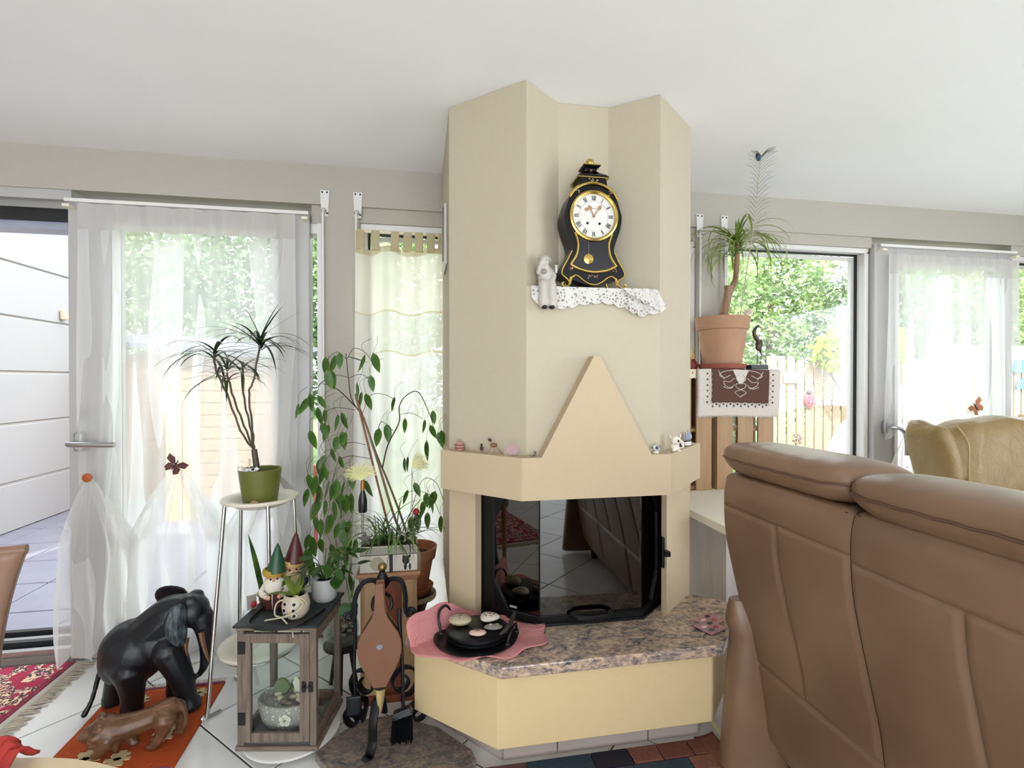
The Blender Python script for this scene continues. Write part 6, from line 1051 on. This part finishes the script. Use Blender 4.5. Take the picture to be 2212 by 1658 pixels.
for i in range(58): blade(tp_, m_yl, (.082+rnd.uniform(-.008, .008), -.012, .62+.1*rnd.random()), i*2.4+rnd.uniform(-.2, .2), rnd.uniform(.2, 1.1), rnd.uniform(.30, .50), rnd.uniform(.0038, .0065), rnd.uniform(3.0, 4.2), world=False, seg=11, ymax=.13)
for az, e, L, dr_ in ((2.9, .5, .16, .35), (.3, .9, .14, 1.0), (1.2, 1.35, .15, .2), (4.4, 1.4, .14, .2), (3.2, .6, .34, 2.6), (.1, .7, .30, 2.4)): blade(tp_, m_yl, (.082, -.012, .71), az, e, L, .009, dr_, world=False, ymax=.13)
# peacock feather
pe = thing('peacock_feather', 'long peacock feather rising from the terracotta pot', 'feather', (1.70, 2.47, Zc+.26)); fp_ = bez([(1.70, 2.47, 1.63), (1.695, 2.40, 1.9), (1.64, 2.27, 2.09), (1.555, 2.11, 2.31), (1.535, 2.075, 2.345)], 14)
MB().tube(fp_, [.0028*(1-.6*i/(len(fp_)-1)) for i in range(len(fp_))], 6).build('quill', M('B9AE9C', .6), pe, world=True)
mb = MB(); rnd = random.Random(4); rt_ = V((.984, -.179, 0))
for i in range(22, len(fp_)-2):
    for s_ in (-1, 1):
        for _ in range(2):
            t_ = (fp_[i+1]-fp_[i]).normalized(); L = rnd.uniform(.06, .10)*(1 if i < 44 else .8); p0 = fp_[i]; d = (t_*.75+rt_*s_*.75).normalized(); mb.tube([p0, p0+d*L*.5+V((0, 0, .008)), p0+d*L+V((0, 0, -.004-.01*rnd.random()))], [.0006, .0005, .0002], 4, cap=False)
tag(mb.build('barbs', M('6A655C', .8), pe, world=True, fix=False), kind='stuff')
e_ = fp_[-6]+rt_*-.012; MB().ell(e_, .014, .004, .020, 14, 8).build('eye_spot', M('1E2830', .3, .3), pe, world=True, smooth=True); MB().ell(e_+V((0, -.003, .002)), .009, .004, .013, 12, 8).build('eye_centre', M('2E4A6A', .3, .3), pe, world=True, smooth=True)
# heron figurine, pale feather, gnome and twig holder beside the pot
hr_ = thing('heron_figurine', 'bronze heron figurine on black stone base beside the pot', 'figurine', (1.822, 2.49, Zc+.0035)); MB().box(-.052, .052, -.025, .025, 0, .026).build('stone_base', M('22262A', .4, var=.3, scale=40), hr_, bevel=.003)
mb = MB(); mb.ell((.012, 0, .135), .020, .016, .034, 14, 10, mm=rot(0, 14, 0).to_3x3()); limb(mb, [(.004, 0, .16), (-.014, 0, .185), (-.018, 0, .21), (-.004, 0, .232), (.004, 0, .238)], [.013, .011, .010, .008, .009]); limb(mb, [(.018, 0, .11), (.022, 0, .09)], [.010, .003]); fuse(mb, 'body', M('4E4236', .4, .4, .2), hr_, .0035, 2, world=False)
MB().tube([(.008, 0, .238), (.036, 0, .226)], [.004, .0008], 6).build('beak', M('2A221C', .4), hr_)
for x in (-.002, .02): MB().tube([(x+.006, 0, .11), (x+.004, 0, .065), (x, 0, .024)], .002, 6).build('leg', M('4A4038', .4, .4), hr_)
fp2 = thing('pale_feather', 'fluffy pale pink feather standing in the terracotta pot', 'feather', (1.762, 2.50, Zc+.262)); MB().tube([(0, 0, -.002), (.006, 0, .045)], .0014, 5).build('stick', M('5A4A3C', .7), fp2); mb = MB(); rnd = random.Random(6)
for i in range(160): a = rnd.uniform(-1.1, 1.3); L = rnd.uniform(.02, .05); d = V((math.sin(a), rnd.uniform(-.4, .4), math.cos(a))).normalized(); mb.tube([(.006, 0, .04), V((.006, 0, .04))+d*L*.6, V((.006, 0, .04))+d*L+V((.006, 0, -.006))], [.0015, .001, .0004], 4, cap=False)
tag(mb.build('plume', M('D9C6BC', .9), fp2, fix=False), kind='stuff')
t = thing('red_gnome', 'small red gnome with straw hat behind the terracotta pot', 'gnome', (1.497, 2.60, Zc+.0035)); MB().lathe([(0, 0), (.026, 0), (.030, .02), (.026, .045), (.012, .06), (0, .062)], 16).build('body', M('8A2A30', .5, var=.2), t, smooth=True); MB().ell((0, 0, .066), .015, nu=12, nv=8).build('head', M('D8A888', .5), t, smooth=True); MB().lathe([(.020, .07), (.012, .09), (.004, .11), (0, .115)], 14).build('hat', M('C9AE78', .7), t, smooth=True)
t = thing('twig_holder', 'square wooden holder with bent wire twigs by the column', 'holder', (1.375, 2.49, Zc+.003)); MB().box(-.035, .035, -.035, .035, 0, .065).build('block', wood('holder_wood', '6A5A34', '8E7C4E', 8), t, bevel=.003)
for p in ([(0, 0, .06), (.02, 0, .10), (.03, 0, .15), (.01, 0, .19), (.022, 0, .25)], [(0, 0, .06), (-.014, 0, .10), (-.02, 0, .16), (.004, 0, .19), (-.03, 0, .23)]): MB().tube(bez(p, 5), .0022, 6).build('wire_twig', M('5A4A40', .5), t, smooth=True)
t = thing('thin_arrow_rod', 'thin dark ornamental rod standing in front of the narrow window', 'ornament', (1.432, 2.58, Zc+.003)); MB().lathe([(0, 0), (.022, 0), (.02, .006), (.004, .010), (0, .010)], 16).build('foot', M('3A2E2A', .5), t); MB().tube([(0, 0, .008), (.008, 0, .60)], .0035, 7).build('rod', M('4A3A3A', .5), t)
for z in (.52, .555): MB().ell((.007, 0, z), .009, .009, .006, 8, 6).build('bead', m_black, t)
# flip flop plaques on the grey boards seen past the curtain
for i, (x, z, s_, rz_) in enumerate(((7.93, 1.50, 1.0, 10), (8.0, 1.27, .7, -15))):
    t = thing('sandal_plaque', ['large blue sandal shaped plaque on the garden fence', 'small blue sandal shaped plaque on the garden fence'][i], 'ornament', (x, 5.46, z)); t.rotation_euler.y = R(80+rz_); MB().xz([(.09*s_*math.cos(a*pi/10)*(1+.12*math.sin(a*pi/10)), .20*s_*math.sin(a*pi/10)) for a in range(20)], -.012, .012).build('sole', M('4A7FB0', .6, var=.2), t, bevel=.004)
    for q in (-.05, 0, .05): MB().box(-.07*s_, .07*s_, -.018, -.012, q*s_-.008, q*s_+.008).build('stripe', M('8CC0D0', .6), t)
fz = thing('board_fence', 'weathered grey board fence beyond the curtained door', 'fence', (8.3, 5.62, -.07)); gb = None
for i in range(12):
    if gb is None: gb = MB().box(-.11, .11, -.012, .012, 0, 1.86).build('board', wood('grey_board', 'B5A594', 'CDBFAE', 4, 'Z', .8), fz); gb.location = (-1.1, 0, 0)
    else: inst(gb, 'board', fz, (-1.1+i*.226, 0, 0))
MB().box(-1.2, 1.5, .014, .05, 1.2, 1.28).build('rail', wood('grey_rail', '9A8A78', 'B8A896', 4, 'X', .8), fz)
bpy.context.view_layer.update()
